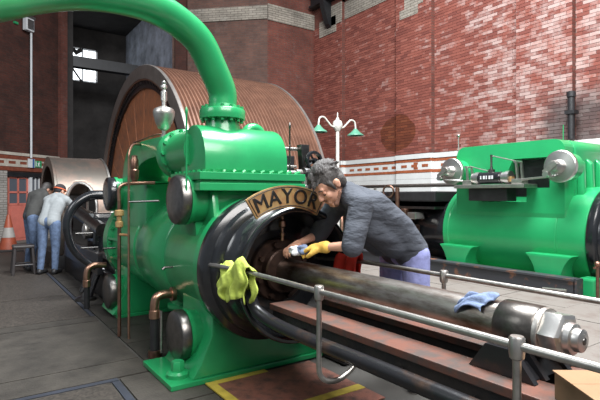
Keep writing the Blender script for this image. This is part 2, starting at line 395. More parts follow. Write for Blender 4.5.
# ---- long brick wall on the right
XW = 8.5
PILS = [(10.02, 11.3), (6.98, 8.02), (4.0, 5.0), (.9, 2.0)]
wr = struct(MB().box(XW, XW+.3, .5, 11.6, 0, 7.2).build('wall_right', 'mortar', smooth=False, origin=(XW, 6, 0)), 'red brick wall with white salts and a glazed dado')
for a, b in PILS: MB().box(XW-.12, XW-.0005, a, b, 0, 7.2).build('pilaster', 'brick_back', wr, smooth=False, uv=True)
regs = []; prev = 11.3
edges = sorted([(a, b, XW-.12) for a, b in PILS]+[(8.02, 10.02, XW), (5.0, 6.98, XW), (2.0, 4.0, XW)])
full = []; part = MB()
row = 35
while row*.0625 < 6.02:
    z0 = row*.0625+.0035; z1 = (row+1)*.0625-.0035; off = (row % 2)*.105
    for a, b, xf in edges:
        k = math.floor((a+off)/.21)
        while k*.21-off < b:
            y0 = k*.21-off+.0035; y1 = (k+1)*.21-off-.0035; k += 1
            c0, c1 = max(y0, a), min(y1, b)
            if c1-c0 < .03 or c1 < 2.6: continue
            if c1-c0 > .2025 and 3.45 < c0: full.append(((c0+c1)/2, (z0+z1)/2, xf))
            else: part.box(xf-.010, xf, c0, c1, z0, z1)
    row += 1
def shows(y, z, xf):
    d = xf*.5723+y*.82; v = 195-(z-1.25)*480/d
    u = 300+(xf*.82-y*.5723)/d*480
    return 0 < v < 150 and u < 600
full.sort(key=lambda t: (not shows(*t), t[0]))
bm0 = None
for n_, (y, z, xf) in enumerate(full):
    if n_ < 300:
        if bm0 is None:
            bm0 = MB().box(-.012, 0, -.1015, .1015, -.0278, .0278)
            bm0.v = [v+ORG['wall_right'] for v in bm0.v]
            ob = bm0.build('brick', 'brick_piece', wr, smooth=False); ob.location = Vector((xf, y, z))-ORG['wall_right']; b_src = ob
        else: copy_part(b_src, Vector((xf, y, z))-ORG['wall_right'], wr)
    else: part.box(xf-.010-random.uniform(0, .004), xf, y-.1015, y+.1015, z-.0278, z+.0278)
stuff(part.build('brick_courses', 'brick_piece', wr, smooth=False))
# glazed dado: white and brown courses, the dashes as single tiles
def strip(name, m, z0, z1, d=.012):
    for a, b, xf in edges:
        mb = MB().box(xf-d, xf, max(a, 1.0), b, z0, z1)
        if xf < XW: mb.box(xf-.001, XW, b-.0, b+d, z0, z1).box(xf-.001, XW, a-d, a, z0, z1)
        mb.build(name, m, wr, smooth=False)
strip('white_course', 'white_tile', 2.07, 2.175, .035); strip('brown_course', 'brown_tile', 2.0, 2.07, .018); strip('white_course', 'white_tile', 1.82, 2.0, .012)
strip('brown_course', 'brown_tile', 1.755, 1.82, .018)
for k in range(12): strip('white_course', 'white_tile', 1.755-(k+1)*.145+.004, 1.755-k*.145, .010)
tsrc = None
for a, b, xf in edges:
    y = a+.08
    while y+.17 < b and y < 11.3:
        if y > 4.8:
            p = Vector((xf-.012, y+.085, 1.91))-ORG['wall_right']
            if tsrc is None:
                q = MB().box(-.008, 0, -.085, .085, -.03, .03); q.v = [v+ORG['wall_right'] for v in q.v]
                tsrc = q.build('brown_tile', 'brown_tile', wr, smooth=False); tsrc.location = p
            else: copy_part(tsrc, p, wr)
        y += .31
for dz in (-.055, .055):
    MB().box(XW-.14, XW-.12, 7.35, 7.47, 1.88+.03+dz-.022, 1.91+dz+.022).build('brown_tile', 'brown_tile', wr, smooth=False)
# stone course and corbel stones high up
MB().box(XW-.03, XW, 8.02, 10.02, 6.03, 6.5).build('stone_course', 'stone_course', wr, smooth=False, uv=True)
MB().box(XW-.15, XW-.12, 10.02, 10.75, 6.2, 6.5).box(XW-.15, XW-.12, 10.25, 11.0, 5.75, 6.2).box(XW-.15, XW-.12, 10.02, 10.45, 5.95, 6.2).build('quoin_stones', 'stone_course', wr, smooth=False, uv=True)
MB().box(XW-.14, XW-.12, 7.2, 7.75, 5.55, 5.9).box(XW-.14, XW-.12, 7.35, 7.9, 5.35, 5.55).build('quoin_stones', 'stone_course', wr, smooth=False, uv=True)
MB().box(XW-.03, XW, 5.0, 6.98, 6.03, 6.5).build('stone_course', 'stone_course', wr, smooth=False, uv=True)

MB().box(XW-.011, XW+.3, .5, 11.6, 6.5, 9).box(XW-.131, XW-.011, 10.02, 11.3, 6.5, 9).box(XW-.131, XW-.011, 6.98, 8.02, 6.5, 9).build('upper_brickwork', 'brick_back', wr, smooth=False, uv=True)
# ---- end wall and the skewed wall behind the flywheel
wb = struct(MB().box(6.8, 8.8, 11.3, 11.6, 0, 9).build('wall_back', 'brick_back', smooth=False, uv=True, origin=(7.6, 11.3, 0)), 'red brick end wall beside the flywheel')
MB().box(6.8, XW-.12, 11.265, 11.3, 6.05, 6.5).build('stone_course', 'stone_course', wb, smooth=False, uv=True)
MB().box(6.8, XW-.12, 11.25, 11.3, 2.07, 2.17).box(6.8, XW-.12, 11.27, 11.3, 0, 1.75).box(6.8, XW-.12, 11.27, 11.3, 1.82, 2.0).build('white_course', 'white_tile', wb, smooth=False)
MB().box(6.8, XW-.12, 11.26, 11.3, 2.0, 2.07).box(6.8, XW-.12, 11.26, 11.3, 1.755, 1.82).build('brown_course', 'brown_tile', wb, smooth=False)
D1 = Vector((-.725, .688, 0)); N1 = Vector((-.688, -.725, 0)); B1 = Vector((6.8, 11.3, 0))
def dwall(a, b, h0, h1, z0, z1, mb=None):
    mb = mb or MB(); q = lambda t, h, z: B1+D1*t+N1*h+Vector((0, 0, z))
    return mb.add([q(t, h, z) for t in (a, b) for h in (h0, h1) for z in (z0, z1)], [(0, 1, 3, 2), (4, 6, 7, 5), (0, 4, 5, 1), (2, 3, 7, 6), (0, 2, 6, 4), (1, 5, 7, 3)])
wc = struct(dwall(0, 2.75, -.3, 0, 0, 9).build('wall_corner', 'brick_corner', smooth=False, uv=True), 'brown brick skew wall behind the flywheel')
dwall(0, 2.3, 0, .04, 6.08, 6.45).build('stone_course', 'stone_course', wc, smooth=False, uv=True)
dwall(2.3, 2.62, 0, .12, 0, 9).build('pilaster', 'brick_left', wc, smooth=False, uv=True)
# ---- rope race recess
struct(MB().box(4.95, 5.15, 13.1, 18.7, 0, 7.4).build('wall_recess_right', 'plaster_pale', smooth=False), 'pale whitewashed side wall of the rope race')
wz = MB()
for (x0, x1, z0, z1) in ((2.2, 2.9, 0, 7.6), (3.95, 5.2, 0, 7.6), (2.9, 3.95, 0, 5.3), (2.9, 3.95, 6.5, 7.6)): wz.box(x0, x1, 18.5, 18.7, z0, z1)
wz = struct(wz.build('wall_recess_back', 'soot', smooth=False), 'sooty back wall of the rope race')
struct(MB().box(2.50, 2.70, 15.95, 18.5, 0, 7.6).build('wall_recess_left', 'soot', smooth=False), 'sooty left side wall of the rope race')
MB().box(2.3, 5.2, 13.2, 13.4, 7.2, 9).build('lintel_wall', 'brick_corner', wc, smooth=False, uv=True)
struct(MB().box(2.3, 5.2, 13.3, 18.8, 7.2, 7.4).build('ceiling', 'soot', smooth=False), 'dark ceiling over the rope race')
w1 = struct(MB().box(2.9, 3.95, 18.6, 18.62, 5.3, 6.5).build('window_1', 'daylight_pane', smooth=False), 'daylit window high in the rope race')
fr = MB()
for x in (2.9, 3.42, 3.9): fr.box(x, x+.05, 18.54, 18.6, 5.3, 6.5)
for z in (5.3, 5.86, 6.45): fr.box(2.9, 3.95, 18.54, 18.6, z, z+.05)
fr.build('window_frame', 'white_paint', w1, smooth=False)
MB().obox((3.2, 18.5, 5.6), (.35, 0, -.5), (.7, .03, .06)).obox((3.7, 18.5, 5.6), (.5, 0, -.5), (.6, .02, .02)).obox((3.05, 18.5, 6.3), (-.35, 0, -.3), (.4, .03, .12)).obox((3.3, 18.5, 6.35), (.4, 0, .3), (.3, .03, .14)).build('cross_brace', 'soot', w1, smooth=False)
tag(MB().box(2.71, 4.94, 16.0, 16.3, 5.20, 5.52).build('steel_beam', 'beam_black', smooth=False), 'dark steel beam crossing in front of the small bright window', 'beam')
# ---- brick wall on the left (runs askew), with dado, door and side light
BL = Vector((1.21, 14.85, 0)); DL = Vector((.77, .638, 0)).normalized(); NL = Vector((DL.y, -DL.x, 0))
def LP(t, h, z): return BL+DL*t+NL*h+Vector((0, 0, z))
def lb(a, b, h0, h1, z0, z1, mb=None):
    return (mb or MB()).add([LP(t, h, z) for t in (a, b) for h in (h0, h1) for z in (z0, z1)], [(0, 1, 3, 2), (4, 6, 7, 5), (0, 4, 5, 1), (2, 3, 7, 6), (0, 2, 6, 4), (1, 5, 7, 3)])
m_ = MB()
for a, b, z0, z1 in ((-4.5, -.42, 0, 9), (.74, 1.52, 0, 9), (-.42, .74, 1.86, 9)): lb(a, b, -.25, 0, z0, z1, m_)
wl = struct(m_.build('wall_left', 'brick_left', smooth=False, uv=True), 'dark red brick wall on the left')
lb(1.36, 1.62, -.25, .10, 0, 9).build('corner_brick_pier', 'brick_back', wl, smooth=False, uv=True)
lb(-4.5, 1.52, 0, .05, 2.30, 2.375).build('cream_course', 'cream_tile', wl, smooth=False)
lb(-4.5, 1.52, 0, .03, 2.19, 2.30).build('dark_course', 'dark_tile', wl, smooth=False)
lb(-4.5, 1.52, 0, .03, 2.145, 2.19).build('cream_course', 'cream_tile', wl, smooth=False)
lb(-4.5, 1.52, 0, .02, 2.07, 2.145).build('dark_course', 'dark_tile', wl, smooth=False)
for k in range(9):
    t = -1.6+k*.36; lb(t, t+.13, .02, .032, 2.07, 2.145).build('cream_tile', 'cream_tile', wl, smooth=False)
lb(-4.5, 1.52, 0, .04, 2.0, 2.07).build('cream_course', 'cream_tile', wl, smooth=False)
lb(-4.5, 1.52, 0, .03, 1.89, 2.0).build('dark_course', 'dark_tile', wl, smooth=False)
lb(-4.5, -.42, 0, .02, 0, 1.89).build('white_brick_facing', 'brick_white', wl, smooth=False, uv=True)
lb(.74, 1.52, 0, .02, 0, 1.89).build('white_brick_facing', 'brick_white', wl, smooth=False, uv=True)
lb(-.42, .74, -.05, .01, 1.74, 1.86).build('lintel', 'beam_black', wl, smooth=False)
d1 = struct(lb(-.33, .33, -.12, -.07, .02, .98).build('door_1', 'door_red', smooth=False), 'red half-glazed door in the left wall')
MB.build(lb(-.29, .29, -.11, -.08, 1.0, 1.70), 'pane', 'glass_dark', d1, smooth=False)
mb = MB()
for t in (-.33, -.02, .28): lb(t, t+.05, -.12, -.06, .98, 1.74, mb)
for z in (.98, 1.3, 1.69): lb(-.33, .33, -.12, -.06, z, z+.05, mb)
mb.build('glazing_bar', 'door_red', d1, smooth=False)
lb(.33, .41, -.14, 0, 0, 1.74).build('door_frame', 'white_paint', d1, smooth=False)
lb(-.42, -.33, -.14, -.04, 0, 1.74).build('door_frame', 'door_frame', d1, smooth=False)
lb(-.25, .24, -.07, -.055, .1, .85).build('door_panel', 'door_red', d1, smooth=False)
w2 = struct(lb(.43, .72, -.1, -.08, .75, 1.74).build('window_2', 'glass_dark', smooth=False), 'narrow side light beside the red door')
mb = MB()
for t in (.42, .56, .69): lb(t, t+.035, -.1, -.05, .72, 1.74, mb)
for z in (.72, 1.2): lb(.42, .74, -.1, -.05, z, z+.04, mb)
mb.build('window_frame', 'white_paint', w2, smooth=False)
lb(.41, .74, -.14, 0, 0, .72).build('window_apron', 'white_paint', w2, smooth=False)
lb(-.6, .9, -.3, .25, -.01, .03).build('doorstep', 'concrete_pale', d1, smooth=False)

# ---- fixtures on the walls
t = thing('floodlight', LP(.2, .12, 5.35), 'white box floodlight on a thin conduit high on the dark left wall', 'floodlight')
lb(.02, .28, .06, .20, 5.68, 6.02).build('housing', 'white_paint', t, smooth=False, bevel=.02)
lb(.05, .25, .202, .212, 5.72, 5.98).build('lens', 'steel', t, smooth=False)
lb(.0, .30, .05, .22, 6.02, 6.08).build('top_fins', 'steel', t, smooth=False)
lb(-.22, -.10, .0, .05, 5.78, 5.84).build('indicator', 'sign_green', t, smooth=False)
MB().cyl(LP(.27, .1, 2.26), LP(.27, .1, 5.7), .028, seg=8).build('conduit', 'white_paint', t)
t = thing('exit_sign', LP(.45, .06, 2.0), 'green and white exit sign on the dado above the red door', 'sign')
lb(.42, .66, .055, .075, 2.02, 2.20).build('green_panel', 'sign_green', t, smooth=False)
lb(.20, .42, .055, .075, 2.0, 2.24).build('white_panel', 'white_paint', t, smooth=False)
lb(.34, .40, .076, .082, 2.0, 2.24).build('blue_stripe', 'sign_blue', t, smooth=False)
mb = MB().sphere(LP(.57, .078, 2.165), .014, 8, 6)
mb.obox(LP(.55, .078, 2.11), (0, 0, 1), (.07, .012, .03)).obox(LP(.535, .078, 2.06), LP(0, 0, 0)-LP(.3, 0, .5), (.06, .012, .014)).obox(LP(.575, .078, 2.06), LP(0, 0, 0)-LP(-.3, 0, .5), (.06, .012, .014)).obox(LP(.555, .078, 2.13), DL, (.09, .012, .014))
mb.build('running_figure', 'white_paint', t, smooth=False)
lb(.445, .475, .0755, .082, 2.04, 2.18).build('door_symbol', 'white_paint', t, smooth=False)
t = thing('downpipe', (XW-.2, 4.0, 2.175), 'black cast iron downpipe on the brick wall above the far green cylinder', 'pipe')
MB().cyl((XW-.2, 3.98, 2.18), (XW-.2, 3.98, 2.92), .055, seg=12).build('pipe', 'black_dull', t)
MB().box(XW-.27, XW-.12, 3.9, 4.06, 2.6, 2.66).build('pipe_clip', 'black_dull', t, smooth=False)
MB().cyl((XW-.2, 3.98, 2.88), (XW-.2, 3.98, 2.98), .07, seg=12, bev=.01).build('socket', 'black_dull', t)
t = thing('crane_beam', (8.2, 8, 6.55), 'black crane runway beam on a bracket at the top of the brick wall', 'beam')
MB().box(8.12, 8.34, 4.5, 11.2, 6.62, 6.68).box(8.2, 8.26, 4.5, 11.2, 6.68, 6.95).box(8.12, 8.34, 4.5, 11.2, 6.95, 7.0).build('beam', 'beam_black', t, smooth=False)
MB().prism([(8.36, 6.62), (8.08, 6.62), (8.08, 6.5), (8.25, 6.0), (8.36, 5.9)], lambda a, b, h: (a, h, b), 10.45, 10.62).build('bracket', 'beam_black', t, smooth=False)

# ================================================================== NEAR ENGINE
A, ZA = 1.75, .745
AX = (A, 0, ZA); YV = (0, 1, 0); XV = (1, 0, 0); UP = (0, 0, 1)
cy = thing('steam_cylinder', (A, 4.3, 0), 'near green steam cylinder with a domed steam chest and black bell mouth', 'steam engine')
barrel = MB().lathe([(.47, 2.98), (.495, 2.985), (.495, 3.06), (.46, 3.075), (.455, 3.12), (.455, 4.55), (.465, 4.56), (.465, 4.60), (.455, 4.61), (.455, 5.40), (.50, 5.42), (.50, 5.60), (.48, 5.61)], AX, YV, 64).build('barrel', 'green', cy)
stuff(bolts(MB(), (A, 5.40, ZA), (0, -1, 0), .475, 20, .014, .03).build('flange_bolts', 'green', barrel))
rib = MB()
for k in range(10):
    a = PI*.75+k*PI/2/9+.0
for ang in (150, 175, 200, 225):
    a = math.radians(ang); c, s_ = math.cos(a), math.sin(a)
    rib.add([(A+c*r+sgn*-s_*.012, y, ZA+s_*r+sgn*c*.012) for sgn in (-1, 1) for r, y in ((.45, 5.05), (.45, 5.42), (.495, 5.42))], [(0, 1, 2), (3, 5, 4), (0, 3, 4, 1), (1, 4, 5, 2), (0, 2, 5, 3)])
rib.build('flange_ribs', 'green', barrel, smooth=False)
# bell-mouthed black cover
cov = MB().lathe([(.30, 2.98), (.50, 2.98), (.507, 2.96), (.507, 2.90), (.50, 2.875), (.478, 2.862), (.462, 2.855), (.455, 2.83), (.452, 2.80), (.43, 2.79), (.41, 2.785), (.395, 2.76), (.388, 2.70), (.388, 2.63), (.396, 2.58), (.412, 2.55), (.430, 2.535), (.436, 2.52), (.436, 2.505), (.428, 2.495), (.412, 2.495), (.402, 2.505), (.385, 2.55), (.376, 2.62), (.374, 2.78), (.10, 2.80)], AX, YV, 72).build('bell_mouth_cover', 'black_gloss', cy)
MB().lathe([(.378, 2.79), (.10, 2.785), (.10, 2.80), (.378, 2.80)], AX, YV, 48).build('inner_plate', 'black_oily', cov)
g = MB().lathe([(.215, 2.785), (.215, 2.745), (.205, 2.735), (.15, 2.735), (.15, 2.68), (.14, 2.67), (.125, 2.67), (.088, 2.66)], AX, YV, 48).build('gland', 'gland', cy)
stuff(bolts(MB(), (A, 2.735, ZA), (0, -1, 0), .182, 8, .018, .035, rot=.3).build('gland_nuts', 'gland', g))
lc = MB().lathe([(.012, 0), (.012, .03), (.02, .035), (.02, .05), (.010, .055), (.010, .085), (.026, .095), (.026, .13), (.012, .145), (.012, .16), (.004, .175)], (A-.01, 2.70, ZA+.20), UP, 16).build('oil_cup', 'copper', cy)
# name plate: arc of brass with letters
arc = []
R0, R1, cxn, czn = .425, .56, 1.645, .75
a0, a1 = math.radians(123), math.radians(60)
nS = 24
arc = [(cxn+R1*math.cos(a0+(a1-a0)*k/nS), czn+R1*math.sin(a0+(a1-a0)*k/nS)) for k in range(nS+1)]+[(cxn+R0*math.cos(a1+(a0-a1)*k/nS), czn+R0*math.sin(a1+(a0-a1)*k/nS)) for k in range(nS+1)]
npl = tag(MB().prism(arc, lambda a, b, h: (a, h, b), 2.470, 2.485).build('name_plate', 'brass', smooth=False), 'curved brass name plate reading MAYOR above the black bell mouth', 'sign')
rm = MB()
def arcpts(R, n=24, pad=0): return [(cxn+R*math.cos(a0-pad+(a1-a0+2*pad)*k/n), 2.468, czn+R*math.sin(a0-pad+(a1-a0+2*pad)*k/n)) for k in range(n+1)]
pad = .025
loop = arcpts(R1-.010, pad=pad)+arcpts(R0+.010, pad=pad)[::-1]
rm.tube(loop+[loop[0]], .0028, 6).build('border_line', 'letter_black', npl)
def letter(ch, ang):
    cu = bpy.data.curves.new('letter', 'FONT'); cu.body = ch; cu.size = .128; cu.extrude = .003; cu.align_x = 'CENTER'; cu.bevel_depth = .0018
    o = bpy.data.objects.new('tmp', cu); COL.objects.link(o)
    dg = bpy.context.evaluated_depsgraph_get(); me = bpy.data.meshes.new_from_object(o.evaluated_get(dg))
    bpy.data.objects.remove(o)
    me.name = 'letter'; me.materials.clear(); me.materials.append(MAT['letter_black'])
    lo = bpy.data.objects.new('letter', me); COL.objects.link(lo); lo.parent = npl
    R = .452; p = Vector((cxn+R*math.cos(ang), 2.468, czn+R*math.sin(ang)))
    lo.matrix_local = Matrix.Translation(p-ORG[npl.name]) @ Matrix.Rotation(-(ang-PI/2), 4, 'Y') @ Matrix.Rotation(PI/2, 4, 'X')
for ch, dg_ in zip('MAYOR', (114.5, 103, 92, 80.5, 69)): letter(ch, math.radians(dg_))
# pedestals and feet
def pedestal(y0, y1, ears):
    prof = [(1.22, .035), (2.28, .035), (2.22, .12), (2.14, .30), (2.13, .7), (A, .8), (1.37, .7), (1.36, .30), (1.28, .12)]
    p = MB().prism(prof, lambda a, b, h: (a, h, b), y0, y1).build('pedestal', 'green', cy, ang=50, bevel=.012)
    MB().box(1.07 if y0 < 4 else 1.26, 2.48, y0-.02, y1+.03, .0, .035).build('foot_plate', 'green', p, smooth=False, bevel=.006)
    for x in ((1.17, 2.35) if y0 < 4 else (2.35,)):
        MB().lathe([(.075, .035), (.075, .06), (.06, .075)], (x, y0+.13, 0), UP, 20).lathe([(.045, .075), (.045, .13), (.038, .14)], (x, y0+.13, 0), UP, 6).build('holding_down_nut', 'green', p)
pedestal(2.98, 3.52, 1); pedestal(5.05, 5.55, 1)
# valve bonnets on the walkway side: four, each with its steel or black cover
def valve(y, z, m):
    b = MB().lathe([(.165, 0), (.165, .44), (.178, .445), (.178, .475)], (A, y, z), (-1, 0, 0), 36).build('valve_bonnet', 'green', cy)
    c = MB().lathe([(.172, .475), (.176, .48), (.176, .525), (.168, .54), (.150, .548), (.09, .554), (.0, .556)], (A, y, z), (-1, 0, 0), 40).build('valve_cover', m, b)
    return b
for y, z, m in ((3.28, 1.215, 'steel_cover'), (3.28, .26, 'steel_cover'), (5.25, 1.26, 'black_gloss'), (5.25, .24, 'steel_cover')): valve(y, z, m)
# chests on top: skirt, ledge plates, half-round steam chest
def chest(y0, y1, name):
    yc = (y0+y1)/2
    sk = MB().prism([(1.36, .8), (2.14, .8), (2.14, 1.28), (1.32, 1.28)], lambda a, b, h: (a, h, b), y0+.17, y1-.02).build('skirt', 'green', cy, ang=40, bevel=.015)
    c = MB().box(1.29, 2.16, y0-.03, y1+.03, 1.28, 1.335).box(1.31, 2.14, y0-.01, y1+.01, 1.335, 1.355).box(1.29, 2.16, y0-.03, y1+.03, 1.355, 1.41).build('ledge', 'green', cy, smooth=False, bevel=.006)
    stuff(MB().add([], []).build('x', 'green', cy)) if False else None
    bm_ = MB()
    for k in range(11): bm_.cyl((1.33+k*.074, y0-.005, 1.41), (1.33+k*.079, y0-.005, 1.424), .013, seg=6)
    for k in range(6): bm_.cyl((1.31, y0+.04+k*(y1-y0-.08)/5, 1.41), (1.31, y0+.04+k*(y1-y0-.08)/5, 1.424), .013, seg=6)
    stuff(bm_.build('ledge_bolts', 'green', c))
    R = (y1-y0)/2
    prof = [(y0+.02, 1.41), (y0+.02, 1.43)]+[(yc-(R-.02)*math.cos(t*PI/20), 1.46+.30*math.sin(t*PI/20)**.85) for t in range(0, 21)]+[(y1-.02, 1.43), (y1-.02, 1.41)]
    d = MB().prism(prof, lambda a, b, h: (h, a, b), 1.35, 2.03).build('steam_chest', 'green', cy, ang=50, bevel=.022)
    return d
ch1 = chest(3.05, 3.55, 'front')
MB().lathe([(.165, 1.745), (.165, 2.10), (.178, 2.105), (.178, 2.16)], (0, 3.28, 1.125), XV, 36).build('valve_chamber', 'green', cy)
for xr in (1.40, 2.02): MB().prism([(3.08, 1.28), (3.30, 1.28), (3.30, .95), (3.06, .95), (3.02, 1.02)], lambda a, b, h: (h, a, b), xr, xr+.05).build('web', 'green', cy, bevel=.015, ang=50)
rb = MB().prism([(1.34, .8), (2.12, .8), (2.12, 1.36), (1.34, 1.36)], lambda a, b, h: (a, h, b), 4.35, 5.45).build('rear_valve_block', 'green', cy, ang=40, bevel=.025)
dpr = [(3.90, 1.74), (4.25, 1.75), (4.75, 1.75)]+[(4.75+.38*math.sin(t*PI/16), 1.37+.38*math.cos(t*PI/16)) for t in range(1, 9)]
dpr += [(4.72, 1.37)]+[(4.72-.55*(1-math.cos(t*PI/16)), 1.37+.20*math.sin(t*PI/16)) for t in range(1, 9)]+[(3.90, 1.57)]
MB().prism(dpr, lambda a, b, h: (h, a, b), 1.33, 1.68).build('curved_duct', 'green', cy, ang=40, bevel=.03)
MB().box(1.32, 2.12, 4.33, 5.47, 1.36, 1.375).build('joint_plate', 'green', cy, smooth=False)
# pipe joining the two chests, with its bolted flange
jp = MB().lathe([(.185, 3.35), (.185, 3.78), (.205, 3.79), (.21, 3.80), (.21, 3.89), (.165, 3.90), (.165, 3.95)], (1.49, 0, 1.585), YV, 40).build('joining_pipe', 'green', cy)
stuff(bolts(MB(), (1.49, 3.79, 1.585), (0, -1, 0), .192, 14, .016, .03).build('flange_bolts', 'green', jp))
# low exhaust branch and drain pieces below the barrel
MB().lathe([(.11, .35), (.11, .30), (.14, .29), (.14, .26)], (1.6, 4.1, 0), UP, 24).build('drain_flange', 'green', cy)
MB().tube(smooth_path([(1.75, 4.3, .33), (1.75, 4.3, .12), (1.75, 4.3, .0)]), .14, 20).build('exhaust_branch', 'green', cy)
# small fittings on the barrel
MB().cyl((1.335, 3.55, .70), (1.23, 3.55, .705), .008, seg=8).cyl((1.235, 3.55, .705), (1.215, 3.55, .69), .012, seg=8).build('drain_tap', 'steel_dark', cy)
MB().lathe([(.02, 0), (.02, .01)], (1.34, 3.55, .70), (-1, 0, 0), 12).build('tap_boss', 'green', cy)
MB().cyl((1.285, 5.2, .70), (1.16, 5.2, .70), .010, seg=8).build('drain_tap', 'steel_dark', cy)
MB().tube(smooth_path([(1.95, 3.62, 1.70), (1.98, 3.62, 1.80), (2.06, 3.62, 1.82), (2.12, 3.62, 1.74), (2.12, 3.62, 1.45)]), .045, 12).build('bypass_elbow', 'green', cy)
# lifter spindles beside the chest
for nm_, p in (('near', (1.235, 3.12)), ('far', (2.20, 3.3))):
    tp = MB().lathe([(.007, 1.28), (.007, 1.80), (.011, 1.81), (.011, 1.83), (.004, 1.85)], (p[0], p[1], 0), UP, 8).build('spindle', 'green' if nm_ == 'near' else 'steel_dark', cy)
# green skirt between chest and barrel (exhaust belt)
MB().lathe([(.455, 3.75), (.475, 3.78), (.475, 4.42), (.455, 4.46)], AX, YV, 64).build('barrel_band', 'green', cy)
MB().prism([(1.45, 1.05), (2.0, 1.05), (1.93, 1.3), (1.52, 1.3)], lambda a, b, h: (a, h, b), 4.45, 4.8).build('chest_web', 'green', cy, ang=40, bevel=.02)

# ---- big steam pipe arching over to the left
sp_ = thing('steam_pipe', (1.60, 3.32, 1.76), 'big green arched steam pipe rising from the near steam chest', 'pipe')
base = Vector((1.60, 3.32, 0))
route = [(1.60, 3.32, 1.74), (1.60, 3.32, 1.90), (1.595, 3.315, 2.03), (1.50, 3.28, 2.19), (1.38, 3.24, 2.35), (1.22, 3.20, 2.44), (1.02, 3.13, 2.48), (0.77, 3.00, 2.45), (0.52, 2.87, 2.38), (0.31, 2.71, 2.27), (0.13, 2.53, 2.14), (-.02, 2.36, 2.02), (-.14, 2.24, 1.86), (-.22, 2.17, 1.6), (-.25, 2.14, 1.2), (-.25, 2.14, .6), (-.25, 2.14, 0)]
MB().tube(smooth_path(route, 8), .106, 32).build('pipe', 'green', sp_, ang=60)
f_ = MB().lathe([(.15, 1.70), (.13, 1.76), (.125, 1.815), (.17, 1.82), (.172, 1.845), (.172, 1.885), (.165, 1.895), (.12, 1.90), (.107, 1.93)], base, UP, 40).build('flange', 'green', sp_)
stuff(bolts(MB(), base+Vector((0, 0, 1.895)), UP, .148, 14, .013, .022).build('flange_bolts', 'green', f_))
stuff(bolts(MB(), base+Vector((0, 0, 1.82)), (0, 0, -1), .148, 14, .013, .022).build('flange_bolts', 'green', f_))
# ---- lubricator urn on the joining pipe
t = thing('lubricator', (1.47, 4.25, 1.75), 'bright steel lubricator urn standing on the curved green duct', 'lubricator')
MB().lathe([(.03, 1.75), (.03, 1.79), (.018, 1.80), (.018, 1.83), (.05, 1.85), (.075, 1.90), (.095, 1.97), (.098, 2.0), (.085, 2.025), (.05, 2.04), (.025, 2.05)], (1.47, 4.25, 0), UP, 28).build('urn', 'steel', t)
MB().lathe([(.02, 2.05), (.02, 2.09), (.028, 2.10), (.028, 2.18), (.02, 2.19), (.014, 2.20), (.03, 2.215), (.03, 2.235), (.016, 2.245), (.022, 2.265), (.0, 2.285)], (1.47, 4.25, 0), UP, 16).build('valve_top', 'steel_bright', t)
MB().tube(smooth_path([(1.47, 4.25, 1.80), (1.40, 4.3, 1.79), (1.30, 4.6, 1.74)]), .008, 8).build('feed_pipe', 'copper_old', t)

# ---- valve gear beyond the chest
t = thing('valve_gear', (2.40, 3.6, .0), 'black and steel valve gear rods and levers behind the green chest', 'valve gear')
mb = MB().cyl((2.05, 3.55, 1.66), (2.50, 3.55, 1.66), .016, seg=12); mb.cyl((2.47, 3.55, 1.66), (2.51, 3.55, 1.66), .03, seg=12).build('rod', 'steel', t)
MB().cyl((2.05, 3.50, 1.50), (2.40, 3.50, 1.50), .012, seg=12).build('rod', 'steel', t)
MB().cyl((2.05, 3.45, 1.44), (2.60, 3.45, 1.44), .022, seg=12).cyl((2.36, 3.45, 1.44), (2.44, 3.45, 1.44), .035, seg=14).build('rod', 'steel', t)
MB().prism([(2.44, 1.70), (2.53, 1.70), (2.56, 1.25), (2.50, 1.05), (2.42, 1.05), (2.40, 1.25), (2.46, 1.5)], lambda a, b, h: (a, h, b), 3.48, 3.55).build('rocker_plate', 'steel_dark', t, smooth=False, bevel=.006)
MB().box(2.26, 2.42, 3.55, 3.62, 1.15, 1.60).build('backing_plate', 'black_dull', t, smooth=False, bevel=.01)
wv = MB()
wv.lathe([(.085, -.02), (.09, -.01), (.09, .01), (.085, .02), (.065, .02), (.065, -.02), (.085, -.02)], (2.52, 3.4, 1.55), (0, 1, .0), 24).lathe([(.02, -.04), (.03, 0), (.02, .04)], (2.52, 3.4, 1.55), YV, 12)
for k in range(4): wv.cyl((2.52, 3.4, 1.55), (2.52+.075*math.cos(k*PI/2+.4), 3.4, 1.53+.075*math.sin(k*PI/2+.4)), .009, seg=6)
wv.build('trip_wheel', 'black_gloss', t)
MB().lathe([(.05, -.08), (.055, -.07), (.055, .07), (.05, .08)], (2.50, 3.42, 1.44), XV, 16).build('trip_block', 'black_oily', t)
MB().lathe([(.028, 1.18), (.032, 1.19), (.032, 1.33), (.02, 1.34), (.02, 1.41)], (2.42, 3.4, 0), UP, 14).build('dashpot', 'steel', t)
MB().lathe([(.05, 1.0), (.05, 1.15), (.03, 1.17)], (2.52, 3.35, 0), UP, 16).build('dashpot', 'copper_old', t)
MB().tube(smooth_path([(2.25, 3.5, 1.42), (2.30, 3.42, 1.30), (2.34, 3.4, 1.15), (2.36, 3.4, 1.0)]), .012, 8).build('drain_pipe', 'copper', t)
MB().lathe([(.01, 0), (.01, .03), (.022, .035), (.022, .08), (.01, .09)], (2.56, 2.85, 1.18), (-1, -.3, 0), 12).build('oil_tap', 'black_gloss', t)
MB().box(2.44, 2.54, 3.30, 3.60, 0, 1.06).build('bracket_post', 'black_oily', t, smooth=False, bevel=.01)
MB().tube(smooth_path([(2.46, 3.30, 1.35), (2.42, 3.1, 1.25), (2.45, 2.95, 1.12), (2.42, 2.9, .9)]), .014, 8).build('drain_pipe', 'copper_old', t)
MB().cyl((2.40, 2.75, .62), (2.40, 2.75, 1.15), .014, seg=10).build('standard', 'pipe_rail', t)
MB().box(2.28, 2.5, 2.7, 3.6, .0, .62).build('bracket_base', 'black_oily', t, smooth=False, bevel=.01)

